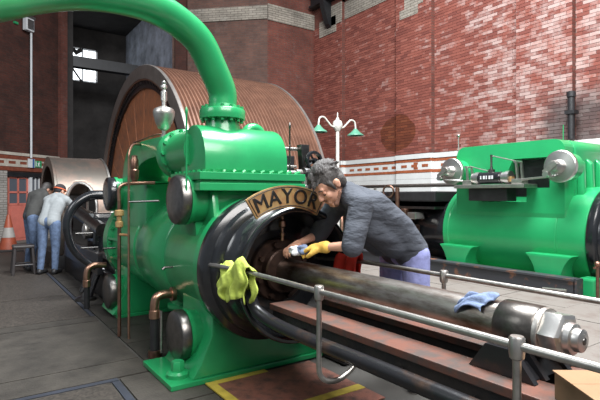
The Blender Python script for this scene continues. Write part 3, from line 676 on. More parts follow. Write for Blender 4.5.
# ---- copper pipework on the walkway side
t = thing('copper_pipework', (1.15, 4.7, 0), 'upright copper drain pipes in front of the near green barrel', 'pipe')
mb = MB().tube([(1.12, 4.40, 0), (1.12, 4.40, 1.2)], .016, 10); mb.build('stand_pipe', 'copper_old', t)
MB().lathe([(.024, .96), (.034, .97), (.034, 1.01), (.022, 1.02), (.022, 1.06), (.04, 1.07), (.04, 1.11), (.024, 1.12)], (1.12, 4.40, 0), UP, 14).build('union', 'brass', t)
MB().tube(smooth_path([(1.12, 4.40, 1.2), (1.12, 4.40, 1.30), (1.16, 4.38, 1.345), (1.25, 4.34, 1.355), (1.36, 4.30, 1.36), (1.40, 4.28, 1.36)]), .016, 10).build('cross_pipe', 'copper', t)
MB().tube(smooth_path([(1.17, 4.28, 0), (1.17, 4.28, .8), (1.17, 4.28, 1.5), (1.18, 4.3, 1.62), (1.24, 4.4, 1.70), (1.34, 4.5, 1.72)]), .011, 8).build('thin_pipe', 'copper', t)
MB().cyl((1.12, 4.40, .90), (1.17, 4.28, .90), .012, seg=8).build('pipe_clip', 'brass', t)
MB().lathe([(.014, 1.355), (.02, 1.37), (.035, 1.40), (.04, 1.47), (.032, 1.48), (.036, 1.50), (.036, 1.56), (.026, 1.58), (.026, 1.60), (.01, 1.605)], (1.24, 4.36, 0), UP, 14).build('sight_feed', 'copper_old', t)
MB().cyl((1.17, 4.27, 1.19), (1.36, 4.05, 1.20), .009, seg=8).build('tie_rod', 'steel_dark', t)
t = thing('drain_elbow', (1.2, 3.6, 0), 'copper drain elbow between the pedestal and the lower steel cover', 'pipe')
MB().tube(smooth_path([(1.36, 3.68, .47), (1.27, 3.68, .475), (1.215, 3.68, .455), (1.20, 3.68, .40), (1.20, 3.68, .34)]), .034, 14).build('elbow', 'copper', t)
MB().lathe([(.055, 0), (.055, .03)], (1.36, 3.68, .47), (-1, 0, 0), 16).build('flange', 'copper', t)
MB().lathe([(.042, .30), (.042, .36), (.036, .365)], (1.20, 3.68, 0), UP, 10).build('union_nut', 'copper', t)
MB().cyl((1.20, 3.68, .05), (1.20, 3.68, .30), .034, seg=14).build('lower_pipe', 'black_dull', t)
MB().lathe([(.05, .0), (.05, .05), (.035, .055)], (1.20, 3.68, 0), UP, 16).build('floor_flange', 'copper_old', t)
MB().cyl((1.235, 3.63, .04), (1.235, 3.63, .36), .010, seg=8).build('thin_pipe', 'steel', t)
t = thing('drain_elbow', (1.1, 5.75, 0), 'copper drain elbow at the back flange of the near barrel', 'pipe')
MB().tube(smooth_path([(1.30, 5.68, .46), (1.18, 5.68, .47), (1.12, 5.68, .44), (1.10, 5.68, .38), (1.10, 5.68, .30)]), .034, 14).build('elbow', 'copper', t)
MB().lathe([(.042, .24), (.042, .31), (.036, .315)], (1.10, 5.68, 0), UP, 10).build('union_nut', 'copper', t)
MB().cyl((1.10, 5.68, .0), (1.10, 5.68, .24), .030, seg=14).build('lower_pipe', 'black_dull', t)

# ---- bed, piston tail rod, rails
bd = thing('engine_bed', (A, 1.4, 0), 'iron bed with reddish top plates under the tail rod', 'engine bed')
for x0, x1 in ((1.50, 1.66), (1.84, 2.0)):
    gdr = MB().box(x0, x1, -.6, 2.47, .565, .60).build('top_plate', 'rust_plate', bd, smooth=False, bevel=.004)
    MB().box(x0+.03, x1-.02, -.6, 2.48, .43, .565).build('web', 'bed_iron', bd, smooth=False)
MB().box(1.64, 1.87, -.6, 2.48, .43, .46).build('drip_tray', 'trough', bd, smooth=False)
for y in (-.5, .45): MB().box(1.55, 1.97, y, y+.25, 0, .43).build('foot_block', 'bed_iron', bd, smooth=False)
mb = MB()
for k in range(6): mb.cyl((1.53, .35+k*.36, .50), (1.515, .35+k*.36, .50), .016, seg=6)
stuff(mb.build('bed_bolts', 'bed_iron', bd))
pr = thing('tail_rod', (A, 1.6, ZA-.1), 'long polished steel piston tail rod above the bed', 'piston rod')
MB().lathe([(.083, .0), (.083, 1.6)], (A, 1.08, ZA), YV, 40).build('rod', 'rod', pr)
MB().lathe([(.088, .935), (.095, .945), (.095, 1.085), (.091, 1.092), (.083, 1.092)], (A, 0, ZA), YV, 40).build('sleeve', 'sleeve', pr)
MB().lathe([(.09, .918), (.092, .922), (.092, .936)], (A, 0, ZA), YV, 36).build('washer', 'steel', pr)
nut = MB().lathe([(.074, .846), (.090, .854), (.090, .918)], (A, 0, ZA), YV, 6, rot=.15).build('hex_nut', 'steel_bright', pr, ang=20, bevel=.003)
MB().lathe([(.030, .795), (.040, .800), (.042, .808), (.042, .822), (.054, .826), (.058, .848)], (A, 0, ZA), YV, 32).build('threaded_end', 'steel_bright', pr)
MB().lathe([(.001, .790), (.012, .792), (.014, .796)], (A, 0, ZA), YV, 16).build('centre_mark', 'steel_dark', pr)
t = thing('tail_slipper', (A, 1.0, .602), 'black cast slipper block under the rod sleeve', 'slipper block')
MB().prism([(.90, .602), (1.12, .602), (1.07, .652), (.95, .652)], lambda a, b, h: (h, a, b), 1.60, 1.90).build('shoe', 'black_oily', t, smooth=False, bevel=.005)
for x in (1.585, 1.66, 1.82, 1.89): MB().prism([(.88, .602), (1.14, .602), (1.07, .70), (.96, .70)], lambda a, b, h: (h, a, b), x, x+.025).build('rib', 'black_oily', t, smooth=False)
def rail(name, X, label, ends, posts, m='pipe_rail', far=False):
    t = thing(name, (X, 1.2, 0), label, 'handrail')
    MB().tube(smooth_path(ends, 6), .0135, 12).build('rail', m, t)
    for y in posts:
        s_ = -1 if not far else 1
        pp = MB().tube([(X, y, .79), (X, y, .5)]+smooth_path([(X, y, .5), (X, y-.005, .43), (X-s_*.03, y-.02, .395), (X-s_*.09, y-.03, .39), (X-s_*.15, y-.03, .41), (X-s_*.195, y-.03, .44)], 5)[1:], .0125, 12).build('post', m, t)
        MB().lathe([(.015, .765), (.021, .77), (.023, .785), (.023, .828), (.019, .834), (.0, .835)], (X, y, 0), UP, 18).build('rail_socket', 'steel', pp)
    return t
rail('handrail', 1.335, 'steel pipe handrail in front of the tail rod, nearest the camera', [(1.29, 2.86, .80), (1.29, 2.70, .81), (1.31, 2.5, .81), (1.33, 2.2, .808), (1.335, 1.75, .806), (1.335, .79, .806), (1.335, .1, .806), (1.335, -.3, .806)], (1.76, .795))
rail('handrail', 2.17, 'steel pipe handrail behind the tail rod, where the dark-shirted man leans', [(2.10, 2.80, .79), (2.13, 2.6, .80), (2.17, 2.3, .806), (2.17, 1.7, .806), (2.17, .8, .806), (2.17, -.3, .806)], (1.72,), far=True)
hs = MB().tube(smooth_path([(1.375, 2.47, .70), (1.375, 2.465, .64), (1.39, 2.44, .585), (1.41, 2.36, .548), (1.42, 2.25, .53), (1.425, 2.0, .52), (1.43, 1.6, .52), (1.43, 1.0, .52), (1.43, .2, .52), (1.43, -.3, .52)], 6), .034, 14).build('oil_drain_pipe', 'black_oily')
tag(hs, 'black drain pipe running along the near side of the bed', 'pipe')

# ---- chequered plate with yellow edge
t = thing('chequer_plate', (1.9, 2.6, 0), 'rusty red chequered floor plate with worn yellow borders', 'floor plate')
MB().box(1.34, 2.12, 2.12, 2.92, .0, .006).build('plate', 'chequer', t, smooth=False)
for x0, x1, y0, y1 in ((1.30, 1.36, 2.12, 2.955), (1.36, 1.75, 2.90, 2.955), (1.50, 2.12, 2.30, 2.37)):
    MB().box(x0, x1, y0, y1, .0, .009).build('yellow_stripe', 'yellow_paint', t, smooth=False)

# ================================================================== FLYWHEEL, CRANK, TRUNK
FX0, FX1, FY, FZ, FR = 2.74, 5.24, 9.5, .75, 2.97
fw = thing('flywheel', (4.0, FY, 0), 'huge brown rope-grooved flywheel drum behind the near cylinder', 'flywheel')
prof = [(FR-.28, FX0), (FR, FX0), (FR, FX0+.05)]
x = FX0+.05
while x < FX1-.08:
    prof += [(FR-.002, x), (FR-.042, x+.018), (FR-.042, x+.036), (FR-.002, x+.054)]; x += .068
prof += [(FR, FX1-.04), (FR+.01, FX1), (FR-.28, FX1), (FR-.28, FX0)]
MB().lathe(prof, (0, FY, FZ), XV, 160).build('grooved_rim', 'flyrim', fw, ang=25)
MB().lathe([(FR-.25, FX0-.012), (FR-.004, FX0-.012), (FR+.004, FX0), (FR+.004, FX0+.045), (FR-.25, FX0+.045), (FR-.25, FX0-.012)], (0, FY, FZ), XV, 160).build('rim_edge', 'flyedge', fw)
MB().lathe([(FR-.02, FX1+.012), (FR+.012, FX1), (FR+.012, FX1-.05), (FR-.25, FX1-.05), (FR-.02, FX1+.012)], (0, FY, FZ), XV, 160).build('rim_edge', 'flyedge', fw)
br_ = MB().lathe([(FR-.42, FX0+.05), (FR-.27, FX0+.05), (FR-.24, FX0+.02), (FR-.24, FX0+.09), (FR-.42, FX0+.09), (FR-.42, FX0+.05)], (0, FY, FZ), XV, 120)
for k in range(180):
    a = 2*PI*k/180; br_.obox((FX0+.05, FY+(FR-.30)*math.cos(a), FZ+(FR-.30)*math.sin(a)), (0, math.cos(a), math.sin(a)), (.10, .05, .05))
br_.build('barring_ring', 'black_oily', fw, smooth=False)
nB = 44; bsrc = None
for k in range(nB):
    a = 2*PI*k/nB
    if bsrc is None:
        w0, w1 = math.tan(PI/nB)*.35-.002, math.tan(PI/nB)*(FR-.4)-.003
        q = MB().add([(xx, yy, zz) for xx in (0, .03) for yy, zz in ((-w0, .35), (w0, .35), (w1, FR-.4), (-w1, FR-.4))], [(0, 1, 2, 3), (4, 7, 6, 5), (0, 4, 5, 1), (1, 5, 6, 2), (2, 6, 7, 3), (3, 7, 4, 0)])
        q.v = [v+ORG[fw.name] for v in q.v]
        bsrc = q.build('lagging_board', 'brown_board', fw, smooth=False); ob = bsrc
    else: ob = bsrc.copy(); COL.objects.link(ob); ob.parent = fw
    ob.location = Vector((FX0+.10+(.006 if k % 2 else 0), FY, FZ))-ORG[fw.name]; ob.rotation_euler = (a, 0, 0)
MB().lathe([(.34, FX0+.02), (.36, FX0+.04), (.36, FX1-.04), (.2, FX1)], (0, FY, FZ), XV, 40).build('hub', 'black_oily', fw)
MB().cyl((2.2, FY, FZ), (5.5, FY, FZ), .16, seg=32).build('crankshaft', 'steel', fw)

# crank guard: bent sheet hood with an arched cut-out for the connecting rod
gd = thing('crank_guard', (1.68, 9.85, 0), 'rounded grey sheet metal crank guard with an arched opening', 'guard')
GX0, GX1, GY, GZ, GR = 1.25, 2.12, 9.85, .88, 1.06
nA, nX = 60, 28; vs = []; idx = {}
mbg = MB()
def gp(i, j, r=GR):
    a = math.radians(-40+200*i/nA)     # 0 = towards camera (-Y)
    return (GX0+(GX1-GX0)*j/nX, GY-r*math.cos(a), GZ+r*math.sin(a))
acx, asx, asz = (GX0+GX1)/2-.06, .24, .44
def cut(i, j):
    x, y, z = gp(i+.5, j+.5)
    return y < GY and ((x-acx)/asx)**2+(max(0, z-1.06)/.40)**2 < 1 
for i in range(nA):
    for j in range(nX):
        if not cut(i, j):
            mbg.add([gp(i, j), gp(i+1, j), gp(i+1, j+1), gp(i, j+1)], [(0, 1, 2, 3)])
go = mbg.build('hood', 'guard_metal', gd)
bmx = bmesh.new(); bmx.from_mesh(go.data); bmesh.ops.remove_doubles(bmx, verts=bmx.verts, dist=1e-4); bmesh.ops.recalc_face_normals(bmx, faces=bmx.faces); bmx.to_mesh(go.data); bmx.free(); go.data.shade_smooth()
so = go.modifiers.new('thick', 'SOLIDIFY'); so.thickness = .012
MB().lathe([(GR-.16, GX0-.02), (GR+.01, GX0-.02), (GR+.01, GX0+.015), (GR-.16, GX0+.015), (GR-.16, GX0-.02)], (0, GY, GZ), XV, 72).build('end_ring', 'guard_metal', gd)
MB().lathe([(GR-.05, GX1-.015), (GR+.015, GX1-.015), (GR+.015, GX1+.02), (GR-.05, GX1+.02), (GR-.05, GX1-.015)], (0, GY, GZ), XV, 72).build('end_ring', 'steel', gd)
ap = []
for k in range(0, 25):
    th = PI*k/24; xx = acx+asx*math.cos(th); zz = 1.06+.40*math.sin(th); dz_ = zz-GZ
    ap.append((xx, GY-math.sqrt(max(GR**2-dz_**2, .01))-.012, zz))
ap = [(ap[0][0], ap[0][1], .6)]+ap+[(ap[-1][0], ap[-1][1], .6)]
MB().tube(ap, .028, 8).build('arch_rim', 'steel_bright', gd)
MB().lathe([(.30, 1.45), (.32, 1.46), (.32, 1.60), (.30, 1.62)], (0, GY, .75), XV, 30).build('crank_disc', 'black_oily', gd)
MB().box(GX0, GX1, GY-.95, GY+.95, 0, .22).build('base', 'black_dull', gd, smooth=False)
# trunk guide of the near engine
tg = thing('trunk_guide', (A, 7, 0), 'black oily crosshead guide behind the near cylinder', 'engine bed')
MB().lathe([(.48, 5.62), (.47, 5.70), (.35, 5.74), (.14, 5.80), (.14, 5.9)], AX, YV, 40).build('back_cover', 'black_gloss', tg)
MB().box(1.35, 2.15, 5.75, 8.75, 0, .34).build('bed', 'black_oily', tg, smooth=False, bevel=.03)
for x0 in (1.42, 1.98): MB().box(x0, x0+.1, 5.75, 8.6, .34, .46).build('slide_bar', 'steel_dark', tg, smooth=False, bevel=.01)
MB().box(1.45, 2.05, 7.0, 7.5, .46, 1.0).build('crosshead', 'black_gloss', tg, smooth=False, bevel=.06)
MB().cyl((A, 5.8, ZA), (A, 7.1, ZA), .085, seg=24).build('piston_rod', 'steel', tg)
MB().tube([(A, 7.25, ZA), (1.70, 8.0, .82), (1.62, 9.0, .95), (1.60, 9.25, .98)], [.085, .12, .10, .10], 18).build('connecting_rod', 'rod', tg)
MB().lathe([(.10, 0), (.11, .01), (.11, .10), (.06, .12)], (1.47, 7.25, ZA), (-1, 0, 0), 24).build('pin_cap', 'steel', tg)
MB().box(1.28, 1.34, 6.0, 8.3, .30, .56).build('splash_plate', 'black_oily', tg, smooth=False, bevel=.01)
for y in (6.1, 6.5): MB().cyl((1.20, y, .03), (1.33, y+.05, .34), .035, seg=10).build('bracket_leg', 'black_oily', tg)
MB().lathe([(.12, 0), (.12, .03), (.06, .05), (.03, .09)], (1.18, 6.15, 0), UP, 20).build('bracket_foot', 'steel_dark', tg)
for z_, x_ in ((.78, 1.25), (.60, 1.31)): MB().cyl((x_-.15, 6.35, z_), (x_+.05, 6.35, z_), .012, seg=8).build('tap', 'steel_dark', tg)
MB().lathe([(.085, 0), (.10, .02), (.10, .18), (.088, .20), (.088, 1.55)], (1.44, 8.2, 1.0), (.05, -1.7, -.24), 24).build('valve_rod_sleeve', 'steel_dark', tg)
MB().lathe([(.06, -.05), (.082, -.04), (.084, .0)], (1.44, 8.2, 1.0), (.05, -1.7, -.24), 24).build('sleeve_end', 'steel', tg)
hoop = MB().tube(smooth_path([(1.52, 6.15, 1.24), (1.36, 6.18, 1.25), (1.22, 6.2, 1.235), (1.08, 6.2, 1.14), (1.00, 6.2, 1.0), (.985, 6.2, .86), (1.02, 6.2, .68), (1.10, 6.2, .54), (1.22, 6.18, .43), (1.38, 6.12, .33)], 6), [.058]*12+[.056-.0004*k for k in range(43)], 14).build('oil_guard_pipe', 'black_gloss')
tag(hoop, 'thick black curved pipe looping out behind the near cylinder', 'pipe')

# ================================================================== FAR ENGINE
B, ZB = 5.72, .78
fc = thing('steam_cylinder', (B, 3.3, 0), 'far green steam cylinder with square valve chest and two bright discs', 'steam engine')
MB().lathe([(.55, 2.34), (.56, 2.35), (.56, 2.63), (.555, 2.635), (.555, 2.645), (.56, 2.65), (.56, 4.02), (.57, 4.03), (.57, 4.10), (.54, 4.11)], (B, 0, ZB), YV, 72).build('barrel', 'green_far', fc)
MB().lathe([(r_, y_-.165) for r_, y_ in [(.20, 2.50), (.565, 2.50), (.575, 2.485), (.575, 2.43), (.56, 2.41), (.53, 2.40), (.525, 2.36), (.51, 2.34), (.475, 2.33), (.47, 2.22), (.485, 2.18), (.48, 2.16), (.45, 2.16), (.44, 2.2), (.43, 2.42), (.1, 2.44)]], (B, 0, ZB), YV, 72).build('bell_mouth_cover', 'black_gloss', fc)
# chest body in profile along Y, with a recess on the face
def rnd(y0, y1, z0, z1, r, n=6):
    o = [(y0, z0)]
    o += [(y0+r-r*math.cos(t*PI/2/n), z1-r+r*math.sin(t*PI/2/n)) for t in range(n+1)]
    o += [(y1-r+r*math.sin(t*PI/2/n), z1-r+r*math.cos(t*PI/2/n)) for t in range(n+1)]
    o += [(y1, z0)]; return o
# back block (full) and face block with two openings cut by building it in pieces
MB().prism(rnd(2.54, 3.94, .95, 1.855, .13), lambda a, b, h: (h, a, b), 5.40, 6.25).build('valve_chest', 'green_far', fc, ang=40, bevel=.02)
fa = MB()
fa.prism(rnd(2.56, 3.92, 1.665, 1.855, .12), lambda a, b, h: (h, a, b), 5.20, 5.40)
fa.prism([(3.30, 1.36), (3.92, 1.36), (3.92, 1.665), (3.14, 1.665)], lambda a, b, h: (h, a, b), 5.20, 5.40)
fa.box(5.20, 5.40, 2.56, 2.72, 1.05, 1.665)
fa.box(5.20, 5.40, 2.72, 2.98, 1.05, 1.33)
fa.box(5.20, 5.40, 3.55, 3.92, 1.05, 1.36)
fa.box(5.20, 5.40, 2.98, 3.55, 1.05, 1.17)
fa.build('chest_face', 'green_far', fc, smooth=False)
MB().box(5.385, 5.399, 2.73, 3.54, 1.18, 1.66).build('recess_back', 'black_dull', fc, smooth=False)
MB().prism([(5.20, 1.05), (5.40, 1.05), (5.40, .93), (5.212, .96)], lambda a, b, h: (a, h, b), 2.56, 3.92).build('chest_flare', 'green_far', fc, ang=50)
for x in (5.42, 5.62, 5.84, 6.06): MB().prism([(2.545, 1.66), (2.48, 1.60), (2.46, 1.1), (2.545, 1.05)], lambda a, b, h: (h, a, b), x, x+.07).build('rib', 'green_far', fc, bevel=.02, ang=60)
def disc(y, z):
    b = MB().lathe([(.145, 0), (.145, .14), (.155, .145), (.155, .165)], (5.22, y, z), (-1, 0, 0), 36).build('valve_bonnet', 'green_far', fc)
    c = MB().lathe([(.163, .165), (.167, .17), (.167, .205), (.157, .215), (.072, .225), (.062, .29), (.055, .34), (.048, .35), (.0, .352)], (5.22, y, z), (-1, 0, 0), 44).build('valve_cover', 'steel_bright', b)
    return b
disc(2.52, 1.545); disc(3.86, 1.545)
for y, s_ in ((2.52, 1), (3.86, 1)):
    MB().prism([(y-.06, 1.56), (y-.02, 1.60), (y+.10, 1.50), (y+.08, 1.44)], lambda a, b, h: (h, a, b), 4.855, 4.88).build('crank_arm', 'steel', fc, smooth=False, bevel=.004)
    MB().cyl((4.90, y+.06, 1.46), (4.84, y+.06, 1.46), .03, seg=14).build('pin', 'steel_bright', fc)
# feet with concave sides
def foot(y, w):
    pts = []
    n = 12
    for t in range(n+1): a = t/n; pts.append((y-w/2-.13*a**4-.03*(1-a)**3, .12+.50*a))
    pr_ = pts+[(2*y-p[0], p[1]) for p in reversed(pts)]
    MB().prism(pr_, lambda a, b, h: (h, a, b), 5.04, 5.6).build('foot', 'green_far', fc, ang=40, bevel=.012)
foot(2.66, .24); foot(3.82, .24)
MB().box(5.0, 6.4, 2.2, 4.1, .02, .16).build('bed_plate', 'green_far', fc, smooth=False, bevel=.01)
MB().box(5.05, 5.25, 2.20, 2.36, .02, .42).build('front_foot', 'green_far', fc, smooth=False, bevel=.02)
# gear shelf with dashpot and levers
sh = thing('valve_gear', (5.05, 3.35, 1.33), 'steel valve gear with black dashpot on a shelf of the far cylinder', 'valve gear')
MB().box(4.93, 5.21, 2.86, 3.76, 1.33, 1.372).build('shelf', 'steel', sh, smooth=False, bevel=.006)
MB().box(5.0, 5.2, 3.1, 3.6, 1.18, 1.33).build('shelf_bracket', 'black_dull', sh, smooth=False, bevel=.01)
dp = MB().lathe([(.064, 3.19), (.072, 3.20), (.072, 3.47), (.064, 3.48)], (5.06, 0, 1.45), YV, 24).build('dashpot', 'black_gloss', sh)
for y0 in (3.08, 3.47): MB().lathe([(.04, y0), (.076, y0+.005), (.076, y0+.055), (.064, y0+.06), (.064, y0+.10), (.04, y0+.105)], (5.06, 0, 1.45), YV, 24).build('dashpot_cap', 'steel_bright', sh)
mt = MB()
for k, w_ in enumerate((.012, .02, .012, .02, .016)): mt.box(4.985, 4.989, 3.43-k*.037-w_*1.2, 3.43-k*.037, 1.435, 1.475)
stuff(mt.build('white_lettering', 'white_paint', dp, smooth=False))
for y0, hh in ((2.98, .25), (3.62, .22)):
    for dx in (-.05, .05): MB().obox((5.06+dx, y0, 1.375+hh/2), (0, .10, 1), (hh, .02, .03)).build('upright', 'steel', sh, smooth=False)
    MB().box(4.99, 5.13, y0-.06, y0+.06, 1.372, 1.43).build('bearing', 'steel', sh, smooth=False, bevel=.006)
    MB().cyl((4.99, y0+.02, 1.37+hh), (5.13, y0+.02, 1.37+hh), .014, seg=10).build('cross_pin', 'steel_bright', sh)
MB().lathe([(.03, 1.50), (.04, 1.51), (.04, 1.55), (.018, 1.55), (.012, 1.60), (.012, 1.70), (.016, 1.70), (.016, 1.72)], (5.06, 3.33, 0), UP, 14).build('spindle', 'steel_dark', sh)
MB().cyl((5.06, 3.33, 1.71), (5.06, 3.02, 1.63), .006, seg=8).build('link_rod', 'steel', sh)
MB().cyl((5.06, 3.33, 1.52), (5.06, 3.62, 1.60), .006, seg=8).build('link_rod', 'steel', sh)
MB().cyl((5.0, 2.92, 1.42), (4.92, 2.54, 1.44), .012, seg=10).build('link_rod', 'steel_bright', sh)
MB().cyl((5.0, 3.68, 1.42), (4.92, 3.88, 1.44), .012, seg=10).build('link_rod', 'steel_bright', sh)
MB().box(5.03, 5.09, 3.06, 3.12, 1.40, 1.46).build('brass_block', 'brass', sh, smooth=False)
MB().cyl((5.25, 3.93, 1.70), (5.25, 3.93, 2.02), .008, seg=8).sphere((5.25, 3.93, 2.02), .02, 10, 6).build('spindle', 'steel', fc)
MB().cyl((5.25, 2.60, 1.84), (5.25, 2.60, 2.0), .005, seg=8).build('spindle', 'green_far', fc)
# iron curb in front of the far cylinder
cb_ = thing('iron_curb', (4.9, 3.2, 0), 'rust patched iron curb plate in front of the far cylinder', 'curb')
MB().box(4.86, 4.90, 2.30, 5.6, 0, .415).build('side_plate', 'curb_iron', cb_, smooth=False)
MB().box(4.84, 4.98, 2.30, 5.6, .41, .43).build('top_lip', 'curb_iron', cb_, smooth=False)
MB().box(4.86, 4.99, 2.28, 2.31, 0, .43).build('end_plate', 'curb_iron', cb_, smooth=False)
MB().tube([(4.70, 2.52, 0), (4.70, 2.52, .33), (4.70, 2.30, .34)], .012, 8).build('grab_bar', 'pipe_rail', cb_)
t = thing('stanchion', (4.95, 2.12, 0), 'thin rusty stanchion beside the far black bell mouth', 'post')
MB().cyl((4.95, 2.13, 0), (4.95, 2.13, .58), .016, seg=10).build('post', 'copper_old', t)
MB().sphere((4.95, 2.13, .59), .03, 12, 8).cyl((4.88, 2.13, .56), (5.02, 2.13, .56), .012, seg=8).build('cap', 'copper_old', t)
# black trunk of the far engine
ft = thing('trunk_guide', (B, 5.2, 0), 'black trunk guide with brass oil fittings behind the far cylinder', 'engine bed')
MB().lathe([(.52, 4.11), (.53, 4.14), (.50, 4.3), (.50, 6.3), (.48, 6.32)], (B, 0, .74), YV, 56).build('trunk', 'black_gloss', ft)
MB().box(5.12, 6.3, 4.2, 6.3, 1.16, 1.30).build('top_plate', 'black_dull', ft, smooth=False, bevel=.02)
MB().box(5.1, 6.3, 4.2, 6.3, 1.06, 1.09).build('side_rail', 'steel_dark', ft, smooth=False)
MB().box(5.2, 6.3, 4.2, 6.3, 0, .4).build('bed', 'black_oily', ft, smooth=False, bevel=.02)
MB().box(5.05, 5.20, 4.66, 4.76, .66, 1.06).build('oil_bracket', 'copper_old', ft, smooth=False, bevel=.02)
MB().box(5.02, 5.20, 4.45, 4.60, .92, 1.01).build('bright_block', 'steel_bright', ft, smooth=False, bevel=.01)
MB().box(5.0, 5.2, 4.52, 4.62, .66, .84).build('oil_bracket', 'gland', ft, smooth=False, bevel=.02)
MB().cyl((5.15, 4.55, .58), (5.02, 4.28, .58), .03, seg=10).build('drain_tube', 'copper_old', ft)
MB().tube(smooth_path([(5.1, 4.86, .5), (5.1, 4.86, 1.1), (5.1, 4.86, 1.36)]), .03, 10).build('stand_pipe', 'copper_old', ft)
MB().lathe([(.09, -.015), (.1, 0), (.09, .015), (.075, .015), (.075, -.015), (.09, -.015)], (5.08, 5.02, 1.30), (1, .3, 0), 24).build('hand_wheel', 'copper_old', ft)
t = thing('wall_rail', (7.1, 6, 0), 'grey pipe rail running behind the far engine along the white tiles', 'handrail')
MB().cyl((7.1, 3.2, 1.43), (7.1, 10.6, 1.43), .035, seg=12).build('rail', 'pipe_rail', t)
for y in (4.4, 7.4, 9.8): MB().cyl((7.1, y, 0), (7.1, y, 1.43), .03, seg=10).build('post', 'pipe_rail', t)
# lamp standard with two green shades
LX, LY = 6.05, 7.37
t = thing('lamp_standard', (LX, LY, 0), 'white lamp standard with two green shades near the brick wall', 'lamp')
MB().lathe([(.10, 0), (.10, .2), (.05, .25), (.038, .3), (.034, 2.52)], (LX, LY, 0), UP, 16).build('post', 'lamp_white', t)
MB().lathe([(.03, 2.50), (.05, 2.52), (.095, 2.60), (.10, 2.65), (.08, 2.71), (.035, 2.74), (.03, 2.77), (.012, 2.79), (.012, 2.87), (.0, 2.89)], (LX, LY, 0), UP, 20).build('finial', 'lamp_white', t)
for s_, sh_ in ((-1, 0), (1, .0)):
    MB().tube(smooth_path([(LX, LY, 2.60), (LX+s_*.14, LY, 2.60), (LX+s_*.24, LY, 2.68), (LX+s_*.34, LY, 2.76), (LX+s_*.44, LY, 2.74), (LX+s_*.47, LY, 2.64), (LX+s_*.47, LY, 2.58)]), .017, 8).build('arm', 'lamp_white', t)
    MB().lathe([(.03, 2.60), (.05, 2.57), (.10, 2.52), (.165, 2.475), (.17, 2.46), (.155, 2.465), (.09, 2.51), (.03, 2.56)], (LX+s_*.47, LY, 0), UP, 24).build('shade', 'lamp_green', t)

# ================================================================== SMALL THINGS
def cloth(name, m, label, fn, nu=22, nv=26, th=.006):
    mb = MB(); vs = [fn(i/nu, j/nv) for i in range(nu+1) for j in range(nv+1)]
    mb.add(vs, [(i*(nv+1)+j, (i+1)*(nv+1)+j, (i+1)*(nv+1)+j+1, i*(nv+1)+j+1) for i in range(nu) for j in range(nv)])
    o = mb.build(name, m, ang=180); md = o.modifiers.new('thick', 'SOLIDIFY'); md.thickness = th; md.offset = 1
    return tag(o, label, 'rag')
def rag1(u, v):     # hangs over the rail end: u along the rail, v over it
    y = 2.36+.33*u; L = .21+.05*math.sin(3*u+1); s_ = (v-.5)*2*L
    z = .835-max(0, abs(s_)-.03)*(.97 if s_ < 0 else .85); x = 1.312+max(-.06, min(.06, s_))*.55
    w = .018*math.sin(13*u+4*v)*min(1, abs(s_)*9)+.012*math.sin(29*u)*abs(s_)*4
    if s_ < 0: z += .05*math.sin(5.5*u+.4); y += .05*(abs(s_)*3)*(.2+u)
    return (x+w, y+w*.8+.02*math.sin(20*v), z+.01*math.sin(17*u+9*v))
cloth('rag', 'rag_green', 'crumpled lime green rag draped over the near rail end by the bell mouth', rag1)
def rag2(u, v):
    y = 1.10+.17*u; a = -1.55+v*1.8+.35*math.sin(4*u); r = .086+.007+.006*math.sin(11*u+7*v)*1.5+.010*abs(math.sin(15*v+5*u))
    if v > .92: r += .01
    return (A+r*math.sin(a), y+.02*math.sin(6*v), ZA+r*math.cos(a))
cloth('rag', 'rag_blue', 'small pale blue rag lying on the steel tail rod', lambda u, v: rag2(.15+.7*u, .15+.55*v), 16, 16, .004)
def rag3(u, v):
    y = 2.40+.22*u; s_ = (v-.5)*2*.20; z = .83-max(0, abs(s_)-.02)
    return (2.155+max(-.05, min(.05, s_))*.6+.012*math.sin(12*u+5*v), y+.012*math.sin(9*v), z+.03+.01*math.sin(9*u))
cloth('rag', 'rag_red', 'bright red cloth hanging over the rear rail under the man', rag3, 16, 20, .006)
t = thing('cardboard_box', (1.56, .72, .6), 'open brown cardboard box on the bed at the lower right corner', 'box')
def cbx(a, b, h):
    c_, s__ = math.cos(.95), math.sin(.95); return Vector((1.535+a*c_-b*s__, .64+a*s__+b*c_, h))
def cb(a0, a1, b0, b1, z0, z1):
    return MB().add([cbx(a, b, z) for a in (a0, a1) for b in (b0, b1) for z in (z0, z1)], [(0, 1, 3, 2), (4, 6, 7, 5), (0, 4, 5, 1), (2, 3, 7, 6), (0, 2, 6, 4), (1, 5, 7, 3)])
cb(-.09, .13, -.14, .08, .602, .685).build('carton', 'cardboard_side', t, smooth=False)
cb(-.095, .02, -.145, .085, .685, .689).build('flap', 'cardboard', t, smooth=False)
cb(.022, .135, -.145, .085, .685, .689).build('flap', 'cardboard', t, smooth=False)
t = thing('stool', (.76, 8.80, 0), 'small dark wooden stool behind the two men', 'stool')
MB().box(.61, .91, 8.65, 8.95, .41, .46).build('seat', 'leather', t, smooth=False, bevel=.02)
for sx in (-1, 1):
    for sy in (-1, 1): MB().cyl((.76+sx*.12, 8.80+sy*.12, .41), (.76+sx*.15, 8.80+sy*.15, 0), .022, seg=8).build('leg', 'leather', t)
for sy in (-1, 1): MB().cyl((.63, 8.80+sy*.14, .15), (.89, 8.80+sy*.14, .15), .014, seg=8).build('stretcher', 'leather', t)
t = thing('traffic_cone', (.80, 12.6, 0), 'orange and white traffic cone standing by the white brick facing', 'traffic cone')
MB().box(.52, 1.08, 12.32, 12.88, 0, .04).build('base', 'cone_base', t, smooth=False, bevel=.015)
MB().lathe([(.19, .04), (.135, .30)], (.80, 12.6, 0), UP, 24).build('lower_band', 'cone_orange', t)
MB().lathe([(.137, .30), (.092, .52)], (.80, 12.6, 0), UP, 24).build('white_band', 'cone_white', t)
